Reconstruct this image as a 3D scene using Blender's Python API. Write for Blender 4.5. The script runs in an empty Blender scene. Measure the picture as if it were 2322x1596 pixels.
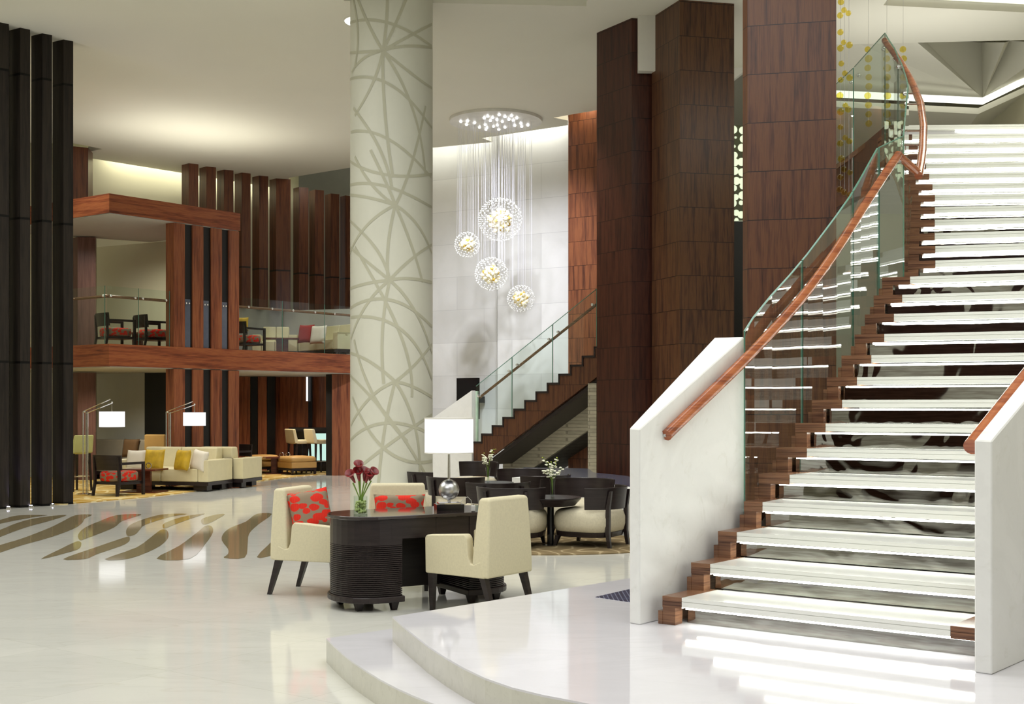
import bpy, bmesh, math, random
from mathutils import Vector, Matrix
random.seed(7)
R = math.radians
sc = bpy.context.scene
COL = sc.collection

# ------------------------------------------------------------------ camera
H, F, CX, CY = 1.61, 2750.0, 1161.0, 922.0
cd = bpy.data.cameras.new('camera'); cam = bpy.data.objects.new('camera', cd); COL.objects.link(cam)
cam.location = (0, 0, H); cam.rotation_euler = (R(90), 0, 0)
cd.sensor_width = 36; cd.lens = F / 2322 * 36; cd.shift_y = (CY - 798) / 2322
cd.clip_start = .1; cd.clip_end = 200
sc.camera = cam
# ------------------------------------------------------------------ view and world
sc.view_settings.view_transform = 'Standard'; sc.view_settings.look = 'None'
sc.view_settings.exposure = 0.12; sc.view_settings.gamma = 1.0; sc.view_settings.use_curve_mapping = False
sc.cycles.use_denoising = True
sc.cycles.max_bounces = 9; sc.cycles.diffuse_bounces = 4; sc.cycles.glossy_bounces = 5
sc.cycles.transparent_max_bounces = 24; sc.cycles.caustics_reflective = False; sc.cycles.caustics_refractive = False
sc.cycles.sample_clamp_indirect = 4
w = bpy.data.worlds.new('world'); sc.world = w; w.use_nodes = True
w.node_tree.nodes['Background'].inputs[0].default_value = (.95, .95, .9, 1)
w.node_tree.nodes['Background'].inputs[1].default_value = .35

def lamp(kind, loc, energy, color=(1, .97, .9), size=1, size_y=None, rot=(0, 0, 0), spot=None, blend=.5):
    l = bpy.data.lights.new('lamp_light', kind); l.energy = energy; l.color = color
    if kind == 'AREA':
        l.size = size
        if size_y: l.shape = 'RECTANGLE'; l.size_y = size_y
    elif kind == 'SPOT':
        l.spot_size = R(spot or 90); l.spot_blend = blend; l.shadow_soft_size = size
    else: l.shadow_soft_size = size
    o = bpy.data.objects.new('lamp_light', l); COL.objects.link(o)
    o.location = loc; o.rotation_euler = rot
    return o
# added soft area lamps, unseen under the ceiling, for general lobby light
lamp('AREA', (-1.0, 9.5, 7.55), 290, (.97, .99, 1), 7, 7)
lamp('AREA', (-9.0, 12, 7.6), 520, (1, .99, .97), 7, 7)
lamp('AREA', (3.5, 4.5, 7.6), 250, (.96, .97, 1), 6, 6)
lamp('AREA', (-4.5, 0, 7.6), 420, (.98, .99, 1), 8, 6)
# spots over the cafe, the desk and the lounge, some added for ceiling bounce
for x, y, e in [(-.3, 15.5, 420), (1.1, 15.5, 400), (-6.2, 21.5, 620), (-4.2, 24.5, 520), (-3.0, 20.2, 520), (-1.2, 23.0, 620), (.2, 19.5, 620), (-8.5, 23.0, 420)]:
    lamp('SPOT', (x, y, 7.6), e, (1, .97, .91), .12, spot=75, blend=.8)
# unseen uplight added above the canopy to brighten the ceiling and wall behind
lamp('AREA', (-7.0, 26.6, 5.8), 60, (1, .97, .84), 3.0, 2.2, rot=(R(180), 0, R(50)))
# slots along the ceiling edge
def wash(x0, y0, x1, y1, z, e, col, tilt=0, wd=.12):
    L = math.hypot(x1-x0, y1-y0); a = math.atan2(y1-y0, x1-x0)
    lamp('AREA', ((x0+x1)/2, (y0+y1)/2, z), e, col, L, wd, rot=(R(tilt), 0, a))
wash(-9.9, 29.85, -6.3, 33.6, 7.98, 55, (1, .97, .8))
wash(-2.9, 29.1, -.5, 27.95, 7.98, 20, (1, 1, .92))
wash(-.35, 27.35, 1.2, 26.3, 7.98, 20, (1, 1, .94))
wash(-5.6, 32.3, -3.4, 30.7, 7.98, 20, (1, 1, .88))
lamp('AREA', (1.45, 25.2, 7.98), 6, (1, .9, .7), .6, .12)
lamp('SPOT', (.2, 19.5, 7.6), 1100, (.86, .88, 1), .1, rot=(R(62), 0, R(-2)), spot=42, blend=1)
lamp('SPOT', (.1, 22.8, 7.6), 900, (.86, .88, 1), .1, rot=(R(44), 0, R(-4)), spot=70, blend=1)   # cool spots here are added to brighten the marble wall
lamp('SPOT', (-1.0, 22.5, 7.45), 1200, (.88, .90, 1), .1, rot=(R(50), 0, R(8)), spot=70, blend=1)
# upper room, lounge and bar
lamp('SPOT', (-8.2, 25.7, 5.28), 130, (1, .97, .8), .04, spot=160, blend=1)
lamp('SPOT', (-8.4, 25.6, 2.34), 130, (1, .93, .76), .04, spot=150, blend=1)
lamp('SPOT', (-5.4, 28.8, 2.34), 170, (1, .84, .68), .04, spot=150, blend=1)
lamp('SPOT', (-4.3, 28.6, 2.34), 90, (1, .84, .68), .04, spot=150, blend=1)
lamp('SPOT', (-5.6, 28.6, 7.6), 260, (1, .97, .88), .05, spot=80, blend=1)
# stair hall, area lamps added to brighten it and the folded ceiling
lamp('AREA', (6.3, 13.0, 7.2), 90, (1, .99, .9), 2.5, 2.5)
lamp('AREA', (6.4, 18.6, 5.6), 45, (1, .98, .92), 3.0, 2.0, rot=(R(150), 0, 0))
lamp('SPOT', (3.0, 15.0, 7.5), 200, (1, .93, .85), .1, rot=(R(-20), R(0), 0), spot=60, blend=1)

# ------------------------------------------------------------------ placing helpers
def X(px, Y): return (px - CX) / F * Y
def Z(py, Y): return H - (py - CY) / F * Y
def pt(px, py, z=0.0):
    Y = (H - z) * F / (py - CY); return (X(px, Y), Y)
def at(px, py, Y): return Vector((X(px, Y), Y, Z(py, Y)))

# ------------------------------------------------------------------ materials
def srgb(r, g, b):
    f = lambda c: (c/255/12.92) if c/255 <= .04045 else ((c/255+.055)/1.055)**2.4
    return (f(r), f(g), f(b), 1)
class NT:
    def __init__(s, name):
        s.m = bpy.data.materials.new(name); s.m.use_nodes = True; s.t = s.m.node_tree
        s.b = s.t.nodes['Principled BSDF']; s.out = s.t.nodes['Material Output']
    def n(s, typ, **kw):
        nd = s.t.nodes.new(typ)
        for k, v in kw.items(): setattr(nd, k, v)
        return nd
    def l(s, a, b): s.t.links.new(a, b)
    def coord(s, scale=(1, 1, 1), rot=(0, 0, 0), loc=(0, 0, 0), src='Object'):
        tc = s.n('ShaderNodeTexCoord'); mp = s.n('ShaderNodeMapping')
        mp.inputs['Scale'].default_value = scale; mp.inputs['Rotation'].default_value = rot; mp.inputs['Location'].default_value = loc
        s.l(tc.outputs[src], mp.inputs[0]); return mp.outputs[0]
    def noise(s, vec, scale, detail=3, rough=.5, dist=0):
        nd = s.n('ShaderNodeTexNoise'); s.l(vec, nd.inputs['Vector'])
        nd.inputs['Scale'].default_value = scale; nd.inputs['Detail'].default_value = detail
        nd.inputs['Roughness'].default_value = rough; nd.inputs['Distortion'].default_value = dist
        return nd.outputs[0]
    def ramp(s, fac, stops, interp='LINEAR'):
        r = s.n('ShaderNodeValToRGB'); r.color_ramp.interpolation = interp
        e = r.color_ramp.elements
        while len(e) < len(stops): e.new(.5)
        for i, (p, c) in enumerate(stops): e[i].position = p; e[i].color = c
        s.l(fac, r.inputs[0]); return r.outputs[0]
    def mix(s, fac, a, b, mode='MIX'):
        m = s.n('ShaderNodeMix', data_type='RGBA', blend_type=mode)
        for v, i in ((fac, 0), (a, 6), (b, 7)):
            if hasattr(v, 'links') or hasattr(v, 'is_output'): s.l(v, m.inputs[i])
            else: m.inputs[i].default_value = v
        return m.outputs[2]
    def math(s, op, a, b=0.0, c=0.0):
        m = s.n('ShaderNodeMath', operation=op)
        for i, v in enumerate((a, b, c)):
            if hasattr(v, 'is_output'): s.l(v, m.inputs[i])
            else: m.inputs[i].default_value = v
        return m.outputs[0]
    def bump(s, h, strength=.1, dist=.01):
        b = s.n('ShaderNodeBump'); b.inputs['Strength'].default_value = strength; b.inputs['Distance'].default_value = dist
        s.l(h, b.inputs['Height']); s.l(b.outputs[0], s.b.inputs['Normal'])
    def sep(s, v):
        x = s.n('ShaderNodeSeparateXYZ'); s.l(v, x.inputs[0]); return x.outputs
    def col(s, c):
        if hasattr(c, 'is_output'): s.l(c, s.b.inputs['Base Color'])
        else: s.b.inputs['Base Color'].default_value = c
        return s
    def set(s, rough=.5, metal=0, spec=None):
        s.b.inputs['Roughness'].default_value = rough; s.b.inputs['Metallic'].default_value = metal
        if spec is not None: s.b.inputs['Specular IOR Level'].default_value = spec
        return s

def plain(name, c, rough=.5, metal=0, var=.06, scale=6, spec=None):
    t = NT(name); v = t.noise(t.coord(), scale, 2)
    d = tuple(x*(1-var) for x in c[:3]) + (1,); u = tuple(min(1, x*(1+var)) for x in c[:3]) + (1,)
    t.col(t.ramp(v, [(.3, d), (.7, u)])).set(rough, metal, spec); return t.m

def wood(name, a, b, c, rough=.35, axis='Z', joint=.508, freq=14, spec=.4):
    t = NT(name)
    sc3 = {'Z': (1, 1, .05), 'X': (.05, .05, 1), 'H': (.06, .06, 1)}[axis]
    v = t.coord(sc3)
    raw = t.n('ShaderNodeTexCoord').outputs['Object']; xyz = t.sep(raw)
    if joint:
        row = t.math('FLOOR', t.math('DIVIDE', xyz[2], joint))
        cmb = t.n('ShaderNodeCombineXYZ'); t.l(t.math('MULTIPLY', row, .37), cmb.inputs[2]); t.l(t.math('MULTIPLY', row, .11), cmb.inputs[0])
        ad = t.n('ShaderNodeVectorMath', operation='ADD'); t.l(v, ad.inputs[0]); t.l(cmb.outputs[0], ad.inputs[1]); v = ad.outputs[0]
    n1 = t.noise(v, freq, 4, .6, .3); n2 = t.noise(v, freq*4.5, 2, .5)
    g = t.math('ADD', t.math('MULTIPLY', n1, .7), t.math('MULTIPLY', n2, .3))
    colr = t.ramp(g, [(.34, c), (.46, a), (.56, b), (.68, a)])
    if joint:
        fr = t.math('FRACT', t.math('DIVIDE', xyz[2], joint))
        colr = t.mix(t.math('LESS_THAN', fr, .016), colr, tuple(x*.25 for x in c[:3]) + (1,))
    t.col(colr).set(rough, 0, spec); return t.m

W_RED = wood('red_wood', srgb(124, 68, 44), srgb(146, 88, 56), srgb(82, 42, 28), joint=0)
W_REDH = wood('red_wood_beam', srgb(130, 68, 42), srgb(154, 90, 54), srgb(84, 40, 26), axis='H', joint=0)
W_COL = wood('column_veneer', srgb(82, 49, 33), srgb(98, 62, 39), srgb(52, 30, 22), rough=.35, freq=20)
W_COLG = wood('column_veneer_dark', srgb(78, 49, 34), srgb(98, 65, 41), srgb(48, 29, 23), rough=.35, freq=20)
W_DEEP = wood('deep_brown_veneer', srgb(62, 31, 23), srgb(76, 41, 29), srgb(40, 20, 16), rough=.35, freq=20)
W_FIN = wood('fin_veneer', srgb(88, 48, 31), srgb(106, 62, 38), srgb(58, 31, 22), joint=2.6)
W_BLK = wood('black_oak', srgb(38, 33, 29), srgb(47, 41, 35), srgb(28, 24, 22), rough=.5, joint=2.3, spec=.2)
W_STEP = wood('stair_walnut', srgb(112, 78, 58), srgb(136, 98, 72), srgb(76, 50, 40), rough=.25, axis='X', joint=0, freq=22)
W_RAIL = wood('rail_wood', srgb(156, 84, 50), srgb(182, 108, 66), srgb(118, 58, 36), rough=.15, axis='X', joint=0, freq=20, spec=.7)
W_ESP = wood('espresso_wood', srgb(38, 30, 30), srgb(45, 36, 36), srgb(30, 23, 23), rough=.3, axis='H', joint=0, freq=20, spec=.4)
W_TOP = wood('espresso_top', srgb(40, 30, 32), srgb(48, 38, 38), srgb(32, 24, 26), rough=.07, axis='H', joint=0, freq=20, spec=.8)
W_TT = wood('cafe_table_wood', srgb(36, 29, 32), srgb(42, 34, 37), srgb(28, 22, 25), rough=.25, axis='H', joint=0, freq=20, spec=.3)
W_TBL = wood('table_wood', srgb(92, 46, 34), srgb(108, 58, 42), srgb(70, 34, 28), rough=.25, axis='H', joint=0)
BLACK = plain('black_lacquer', srgb(18, 17, 20), .18)
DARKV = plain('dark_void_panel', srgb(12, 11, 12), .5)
PAINT = plain('ceiling_paint', srgb(230, 228, 214), .8, var=.015, scale=.6)
CREAMW = plain('cream_wall_paint', srgb(214, 210, 182), .75, var=.02, scale=1)
WHITEP = plain('white_paint', srgb(232, 230, 220), .6, var=.01)
GREYP = plain('grey_soffit', srgb(190, 190, 182), .7, var=.02)
STEEL = plain('brushed_steel', srgb(200, 198, 192), .22, 1, .05, 30)
CHROME = plain('chrome', srgb(225, 225, 225), .06, 1, .02)
FAB = plain('cream_fabric', srgb(218, 209, 178), .8, var=.035, scale=60, spec=.2)
LEA = plain('cream_leather', srgb(216, 206, 168), .45, var=.03, scale=8)
SEATF = plain('seat_fabric', srgb(206, 198, 174), .85, var=.06, scale=50, spec=.2)
GOLDL = plain('gold_leather', srgb(188, 150, 88), .5, var=.04)
YELV = plain('mustard_velvet', srgb(196, 160, 36), .6, var=.16, scale=9)
WHC = plain('white_cushion_cloth', srgb(222, 214, 198), .8, var=.04)
GREYS = plain('grey_upholstery', srgb(128, 120, 104), .8, var=.04)
BRWN = plain('brown_cushion_cloth', srgb(92, 66, 36), .8, var=.08)
REDC = plain('dark_red_cloth', srgb(150, 34, 30), .8, var=.06)
STEM = plain('plant_green', srgb(110, 140, 50), .5)
ORCH = plain('orchid_white', srgb(236, 236, 214), .6)
ORCG = plain('orchid_bud', srgb(178, 186, 70), .6)
CALLA = plain('calla_petal', srgb(118, 22, 26), .35, var=.3, scale=18)
PEBBLE = plain('green_glass_pebbles', srgb(176, 190, 120), .2, var=.3, scale=40)
SHADEW = plain('white_cloth_edge', srgb(235, 232, 222), .8)

def marble(name, base, vein, rough=.06, tile=None, vs=1.0, amount=.5, horiz=False):
    t = NT(name); v = t.coord((1, 1, 1) if not horiz else (1, 1, 3))
    st = t.coord((.55, 1.6, 1.2), rot=(0, 0, .3))
    n = t.noise(st, 1.1*vs, 6, .62, .9)
    fine = t.noise(st, 5*vs, 5, .7, 1.2)
    c = t.ramp(n, [(.38, base), (.5, tuple(x*(1-.1*amount) for x in base[:3])+(1,)), (.54, base), (.72, tuple(min(1, x*1.04) for x in base[:3])+(1,))])
    c = t.mix(t.ramp(fine, [(.56, (0, 0, 0, 1)), (.72, (amount, amount, amount, 1))]), c, vein)
    if tile:
        br = t.n('ShaderNodeTexBrick'); tv = t.coord(tile['scale'], rot=tile.get('rot', (0, 0, 0))); t.l(tv, br.inputs[0])
        br.inputs['Scale'].default_value = 1; br.inputs['Mortar Size'].default_value = tile.get('m', .004)
        br.inputs['Mortar Smooth'].default_value = 0; br.inputs['Brick Width'].default_value = tile['w']; br.inputs['Row Height'].default_value = tile['h']
        br.offset = tile.get('off', 0)
        k = tile.get('k', .05)
        br.inputs['Color1'].default_value = (1, 1, 1, 1); br.inputs['Color2'].default_value = (1-k, 1-k, 1-k, 1); br.inputs['Mortar'].default_value = tile.get('mc', (.8, .8, .78, 1))
        c = t.mix(1.0, c, br.outputs[0], 'MULTIPLY')
    t.col(c).set(rough, 0, .4); return t.m
FLOORM = marble('floor_marble', srgb(222, 221, 212), srgb(196, 190, 174), .07, dict(scale=(1, 1, 1), rot=(0, 0, .62), w=1.2, h=1.2, m=.003, k=.05, mc=(.86, .86, .84, 1)), 1.0, .35)
PLATM = marble('platform_marble', srgb(218, 216, 220), srgb(204, 201, 202), .06, None, 1.1, .3)
RISEM = marble('step_face_marble', srgb(206, 204, 192), srgb(176, 172, 158), .15, None, 2.2, .4)
PARM = marble('parapet_marble', srgb(238, 238, 234), srgb(206, 204, 190), .4, None, .9, .3)
INLAY = marble('inlay_marble', srgb(150, 136, 104), srgb(132, 118, 90), .06, None, 1.4, .4)
WALLM = NT('wall_marble')
_v = WALLM.coord(); _x = WALLM.sep(_v)
_c = WALLM.n('ShaderNodeCombineXYZ'); WALLM.l(_x[0], _c.inputs[0]); WALLM.l(_x[2], _c.inputs[1])
_b = WALLM.n('ShaderNodeTexBrick'); WALLM.l(_c.outputs[0], _b.inputs[0]); _b.offset = .5
for k_, v_ in (('Scale', 1), ('Mortar Size', .004), ('Mortar Smooth', 0), ('Brick Width', 1.3), ('Row Height', .78)): _b.inputs[k_].default_value = v_
_b.inputs['Color1'].default_value = srgb(222, 221, 216); _b.inputs['Color2'].default_value = srgb(206, 205, 200); _b.inputs['Mortar'].default_value = srgb(188, 187, 184)
_n = WALLM.noise(_v, 1.3, 6, .6, .8)
WALLM.col(WALLM.mix(WALLM.ramp(_n, [(.4, (0, 0, 0, 1)), (.75, (.35, .35, .35, 1))]), _b.outputs[0], srgb(190, 190, 182))).set(.3, 0, .4); WALLM = WALLM.m

def emis(name, c, s):
    m = bpy.data.materials.new(name); m.use_nodes = True; t = m.node_tree; t.nodes.remove(t.nodes['Principled BSDF'])
    e = t.nodes.new('ShaderNodeEmission'); e.inputs[0].default_value = c; e.inputs[1].default_value = s
    t.links.new(e.outputs[0], t.nodes['Material Output'].inputs[0]); return m
LED = emis('stair_led', (.98, 1, .93, 1), 22)
SHADE = emis('lampshade_glow', (1, .985, .98, 1), .96)
SPOTE = emis('small_spot_glow', (1, 1, 1, 1), 9)
COVE = emis('cove_glow', (1, 1, .84, 1), 1.5)
UPL = emis('uplight_glow', (.75, .75, 1, 1), 14)
TEAL = emis('bar_front_glow', (.62, .9, .78, 1), .9)
STRIP = emis('warm_strip_glow', (1, .82, .5, 1), 1.6)

def glass(name, tint=(.9, .96, .93, 1), ior=1.5, extra=0.0):
    t = NT(name); t.t.nodes.remove(t.b)
    tr = t.n('ShaderNodeBsdfTransparent'); tr.inputs[0].default_value = tint
    gl = t.n('ShaderNodeBsdfGlossy'); gl.inputs['Roughness'].default_value = .02; gl.inputs[0].default_value = (1, 1, 1, 1)
    fr = t.n('ShaderNodeFresnel'); fr.inputs[0].default_value = ior
    ge = t.n('ShaderNodeNewGeometry'); front = t.math('SUBTRACT', 1.0, ge.outputs['Backfacing'])
    mx = t.n('ShaderNodeMixShader'); t.l(t.math('MULTIPLY', t.math('ADD', fr.outputs[0], extra), front), mx.inputs[0])
    t.l(tr.outputs[0], mx.inputs[1]); t.l(gl.outputs[0], mx.inputs[2]); t.l(mx.outputs[0], t.out.inputs[0]); return t.m
GLASS = glass('balustrade_glass', (.93, .975, .955, 1), 1.5)
GLASS2 = glass('stair_glass', (.90, .96, .93, 1), 1.6, .04)
VGLASS = glass('vase_glass', (.93, .96, .94, 1), 1.4)
EDGE = plain('glass_edge', srgb(92, 136, 118), .15)
AMBER = glass('amber_glass', (.95, .85, .36, 1), 1.45)
BEADM = glass('crystal_bead', (.96, .96, .95, 1), 1.9, .12)

t = NT('mirror_riser'); v = t.coord((1, 1, 1)); n = t.noise(v, 1.6, 2, .5, 1.5); n2 = t.noise(t.coord((1, 1, 14)), 6, 3)
t.col(t.ramp(n2, [(.4, srgb(150, 146, 140)), (.6, srgb(176, 176, 170))])).set(.03, 1); t.bump(n, .16, .05); RISER = t.m
t = NT('led_lit_tread_stone'); t.col(srgb(240, 241, 234)).set(.12, 0, .5); TREADM = t.m
t = NT('red_floral_fabric'); v = t.coord((1, 1, 1)); vo = t.n('ShaderNodeTexVoronoi'); vo.inputs['Scale'].default_value = 13; vo.inputs['Randomness'].default_value = .9
wv = t.n('ShaderNodeVectorMath', operation='ADD'); nn = t.n('ShaderNodeTexNoise'); nn.inputs['Scale'].default_value = 6; t.l(v, nn.inputs['Vector'])
sv = t.n('ShaderNodeVectorMath', operation='SCALE'); sv.inputs['Scale'].default_value = .06; t.l(nn.outputs['Color'], sv.inputs[0]); t.l(v, wv.inputs[0]); t.l(sv.outputs[0], wv.inputs[1])
mp = t.n('ShaderNodeMapping'); mp.inputs['Scale'].default_value = (.75, 1, 1.25); mp.inputs['Rotation'].default_value = (.3, .6, .2); t.l(wv.outputs[0], mp.inputs[0]); t.l(mp.outputs[0], vo.inputs['Vector'])
w2 = t.n('ShaderNodeTexWave'); w2.inputs['Scale'].default_value = 22; w2.inputs['Distortion'].default_value = 3; t.l(v, w2.inputs['Vector'])
red = t.mix(t.math('MULTIPLY', w2.outputs['Fac'], .35), srgb(226, 50, 34), srgb(196, 40, 26))
t.col(t.mix(t.ramp(vo.outputs['Distance'], [(.50, (0, 0, 0, 1)), (.53, (1, 1, 1, 1))]), red, srgb(146, 128, 106))).set(.7, 0, .2); FLORAL = t.m
t = NT('lounge_carpet'); v = t.coord((1, .8, 1), rot=(0, 0, .5)); vo = t.n('ShaderNodeTexVoronoi', feature='DISTANCE_TO_EDGE'); vo.inputs['Scale'].default_value = 2.6
n = t.n('ShaderNodeTexNoise'); n.inputs['Scale'].default_value = 2; t.l(v, n.inputs['Vector']); t.l(t.mix(.12, v, n.outputs['Color'], 'ADD'), vo.inputs['Vector'])
t.col(t.mix(t.ramp(vo.outputs['Distance'], [(.04, (0, 0, 0, 1)), (.07, (1, 1, 1, 1))]), srgb(222, 204, 150), t.ramp(t.noise(v, 1.5, 2), [(.4, srgb(184, 146, 66)), (.6, srgb(202, 172, 104))]))).set(.9, 0, .1); CARPET = t.m
t = NT('cafe_rug_wool'); v = t.coord(); wvn = t.n('ShaderNodeTexWave'); wvn.inputs['Scale'].default_value = 1.6; wvn.inputs['Distortion'].default_value = 14; wvn.inputs['Detail'].default_value = 1; t.l(v, wvn.inputs['Vector'])
t.col(t.ramp(wvn.outputs['Fac'], [(.1, srgb(122, 106, 78)), (.9, srgb(132, 115, 85)), (.985, srgb(168, 152, 120))])).set(.95, 0, .1); RUG = t.m
t = NT('blue_mosaic'); br = t.n('ShaderNodeTexBrick'); t.l(t.coord((1, 1, 1)), br.inputs[0]); br.offset = 0
for k, vv in (('Scale', 1), ('Mortar Size', .004), ('Brick Width', .03), ('Row Height', .03)): br.inputs[k].default_value = vv
br.inputs['Color1'].default_value = srgb(44, 52, 92); br.inputs['Color2'].default_value = srgb(24, 28, 52); br.inputs['Mortar'].default_value = srgb(130, 134, 150)
t.col(br.outputs[0]).set(.15, 0, .5); MOSAIC = t.m
def stone(name, a, b):
    t = NT(name); x = t.sep(t.coord()); c = t.n('ShaderNodeCombineXYZ'); t.l(t.math('ADD', x[0], x[1]), c.inputs[0]); t.l(x[2], c.inputs[1])
    br = t.n('ShaderNodeTexBrick'); t.l(c.outputs[0], br.inputs[0])
    for k, vv in (('Scale', 1), ('Mortar Size', .006), ('Brick Width', .28), ('Row Height', .07)): br.inputs[k].default_value = vv
    br.inputs['Color1'].default_value = a; br.inputs['Color2'].default_value = b; br.inputs['Mortar'].default_value = tuple(q*.5 for q in b[:3])+(1,)
    t.col(t.mix(.4, br.outputs[0], t.ramp(t.noise(t.coord((1, 1, 3)), 8, 4), [(.3, a), (.7, b)]))).set(.7)
    t.bump(br.outputs['Fac'], .5, .01); return t.m
STONE = stone('split_stone', srgb(196, 188, 164), srgb(160, 152, 132))
STONED = stone('split_stone_shaded', srgb(96, 93, 86), srgb(72, 70, 64))  # darker copy of the stone, the underside's shade put into its colour
t = NT('lattice_screen_glow'); v = t.coord((1, 1, 1)); vo = t.n('ShaderNodeTexVoronoi'); vo.inputs['Scale'].default_value = 6.5; vo.inputs['Randomness'].default_value = .5; t.l(v, vo.inputs['Vector'])
f = t.ramp(vo.outputs['Distance'], [(.47, (1, 1, 1, 1)), (.51, (0, 0, 0, 1))]); t.col(t.mix(f, srgb(96, 100, 70), srgb(236, 244, 214))).set(.5)
t.l(t.mix(f, (0, 0, 0, 1), (.75, .85, .6, 1)), t.b.inputs['Emission Color']); t.b.inputs['Emission Strength'].default_value = .8; LATT = t.m

# ------------------------------------------------------------------ mesh helpers
def B(): return bmesh.new()
def box(bm, x0, x1, y0, y1, z0, z1, M=None):
    r = bmesh.ops.create_cube(bm, size=1)
    m = Matrix.Translation(((x0+x1)/2, (y0+y1)/2, (z0+z1)/2)) @ Matrix.Diagonal((abs(x1-x0), abs(y1-y0), abs(z1-z0), 1))
    bmesh.ops.transform(bm, matrix=(M @ m) if M else m, verts=r['verts']); return r['verts']
def loft(bm, rings, close=True, caps=True):
    vs = [[bm.verts.new(p) for p in r] for r in rings]; n = len(vs[0])
    for a, b in zip(vs, vs[1:]):
        for i in range(n if close else n-1):
            j = (i+1) % n; bm.faces.new((a[i], a[j], b[j], b[i]))
    if caps and close:
        bm.faces.new(list(reversed(vs[0]))); bm.faces.new(vs[-1])
    return vs
def prism(bm, pts, z0, z1):
    n = len(pts); a = z0 if isinstance(z0, (list, tuple)) else [z0]*n; b = z1 if isinstance(z1, (list, tuple)) else [z1]*n
    ar = sum(pts[i][0]*pts[(i+1) % n][1]-pts[(i+1) % n][0]*pts[i][1] for i in range(n))
    idx = list(range(n)) if ar > 0 else list(range(n-1, -1, -1))
    loft(bm, [[(pts[i][0], pts[i][1], a[i]) for i in idx], [(pts[i][0], pts[i][1], b[i]) for i in idx]])
def extr(bm, pts, vec):
    v = Vector(vec); loft(bm, [[Vector(p) for p in pts], [Vector(p)+v for p in pts]])
def tube(bm, pts, r, seg=8):
    pts = [Vector(p) for p in pts]; rings = []; up = None
    for i, p in enumerate(pts):
        d = (pts[min(i+1, len(pts)-1)] - pts[max(i-1, 0)]).normalized()
        if up is None: up = d.orthogonal().normalized()
        else: up = (up - d*up.dot(d)).normalized()
        s = d.cross(up); rr = r[i] if isinstance(r, (list, tuple)) else r
        rings.append([p + (up*math.cos(2*math.pi*k/seg) + s*math.sin(2*math.pi*k/seg))*rr for k in range(seg)])
    loft(bm, rings)
def lathe(bm, prof, c=(0, 0, 0), seg=24, a0=0, a1=2*math.pi):
    full = abs(a1-a0-2*math.pi) < 1e-6
    rings = [[(c[0]+max(r, 1e-4)*math.cos(a0+(a1-a0)*k/seg), c[1]+max(r, 1e-4)*math.sin(a0+(a1-a0)*k/seg), c[2]+z) for k in range(seg + (0 if full else 1))] for r, z in prof]
    loft(bm, rings, close=full, caps=full)
def ball(bm, c, r, u=12, v=8, s=(1, 1, 1)):
    bmesh.ops.create_uvsphere(bm, u_segments=u, v_segments=v, radius=r, matrix=Matrix.Translation(c) @ Matrix.Diagonal((*s, 1)))
def bevel(bm, off, seg=2):
    bmesh.ops.recalc_face_normals(bm, faces=bm.faces)
    bmesh.ops.bevel(bm, geom=[e for e in bm.edges if len(e.link_faces) == 2 and e.calc_face_angle(0) > .5], offset=off, segments=seg, profile=.5, affect='EDGES', clamp_overlap=True)
def taper(bm, top, bot, z1, z0, M=None):
    r = []
    for (cx, cy, h, z) in ((*bot, z0), (*top, z1)):
        ring = [Vector((cx-h, cy-h, z)), Vector((cx+h, cy-h, z)), Vector((cx+h, cy+h, z)), Vector((cx-h, cy+h, z))]
        r.append([M @ p for p in ring] if M else ring)
    loft(bm, r)
def obj(name, bm, mat, parent=None, smooth=False, world=False):
    bmesh.ops.recalc_face_normals(bm, faces=bm.faces)
    me = bpy.data.meshes.new(name); bm.to_mesh(me); bm.free(); me.materials.append(mat)
    if smooth:
        for p in me.polygons: p.use_smooth = True
        if smooth != 'all': me.set_sharp_from_angle(angle=R(40))
    o = bpy.data.objects.new(name, me); COL.objects.link(o)
    if smooth is True: o.modifiers.new('weighted', 'WEIGHTED_NORMAL').keep_sharp = True
    if parent is not None:
        o.parent = parent
        if world:
            q = Vector((0, 0, 0)); p = parent
            while p is not None: q += p.location; p = p.parent
            o.location = -q
    return o
def thing(name, label, cat, loc=(0, 0, 0), rz=0, group=None):
    o = bpy.data.objects.new(name, None); COL.objects.link(o); o.location = loc; o.rotation_euler = (0, 0, rz)
    o['label'] = label; o['category'] = cat
    if group: o['group'] = group
    return o
def tag(o, label, cat, group=None):
    o['label'] = label; o['category'] = cat
    if group: o['group'] = group
    return o
def struct(name, bm, mat, smooth=False):
    o = obj(name, bm, mat, None, smooth); o['kind'] = 'structure'; return o
def dup(root, loc, rz, label, group=None):
    r = root.copy(); COL.objects.link(r); r.location = loc; r.rotation_euler = (0, 0, rz); r['label'] = label
    if group: r['group'] = group
    for ch in list(root.children):
        c = ch.copy(); COL.objects.link(c); c.parent = r
        for g in list(ch.children):
            d = g.copy(); COL.objects.link(d); d.parent = c
    return r
def face_rz(dx, dy): return math.atan2(dy, dx) - math.pi/2     # rotation turning local +Y towards (dx, dy)

# ================================================================== SETTING
CZ = 7.65
bm = B(); box(bm, -18, 9.5, -9, 40, -.2, 0); struct('floor', bm, FLOORM)
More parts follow.
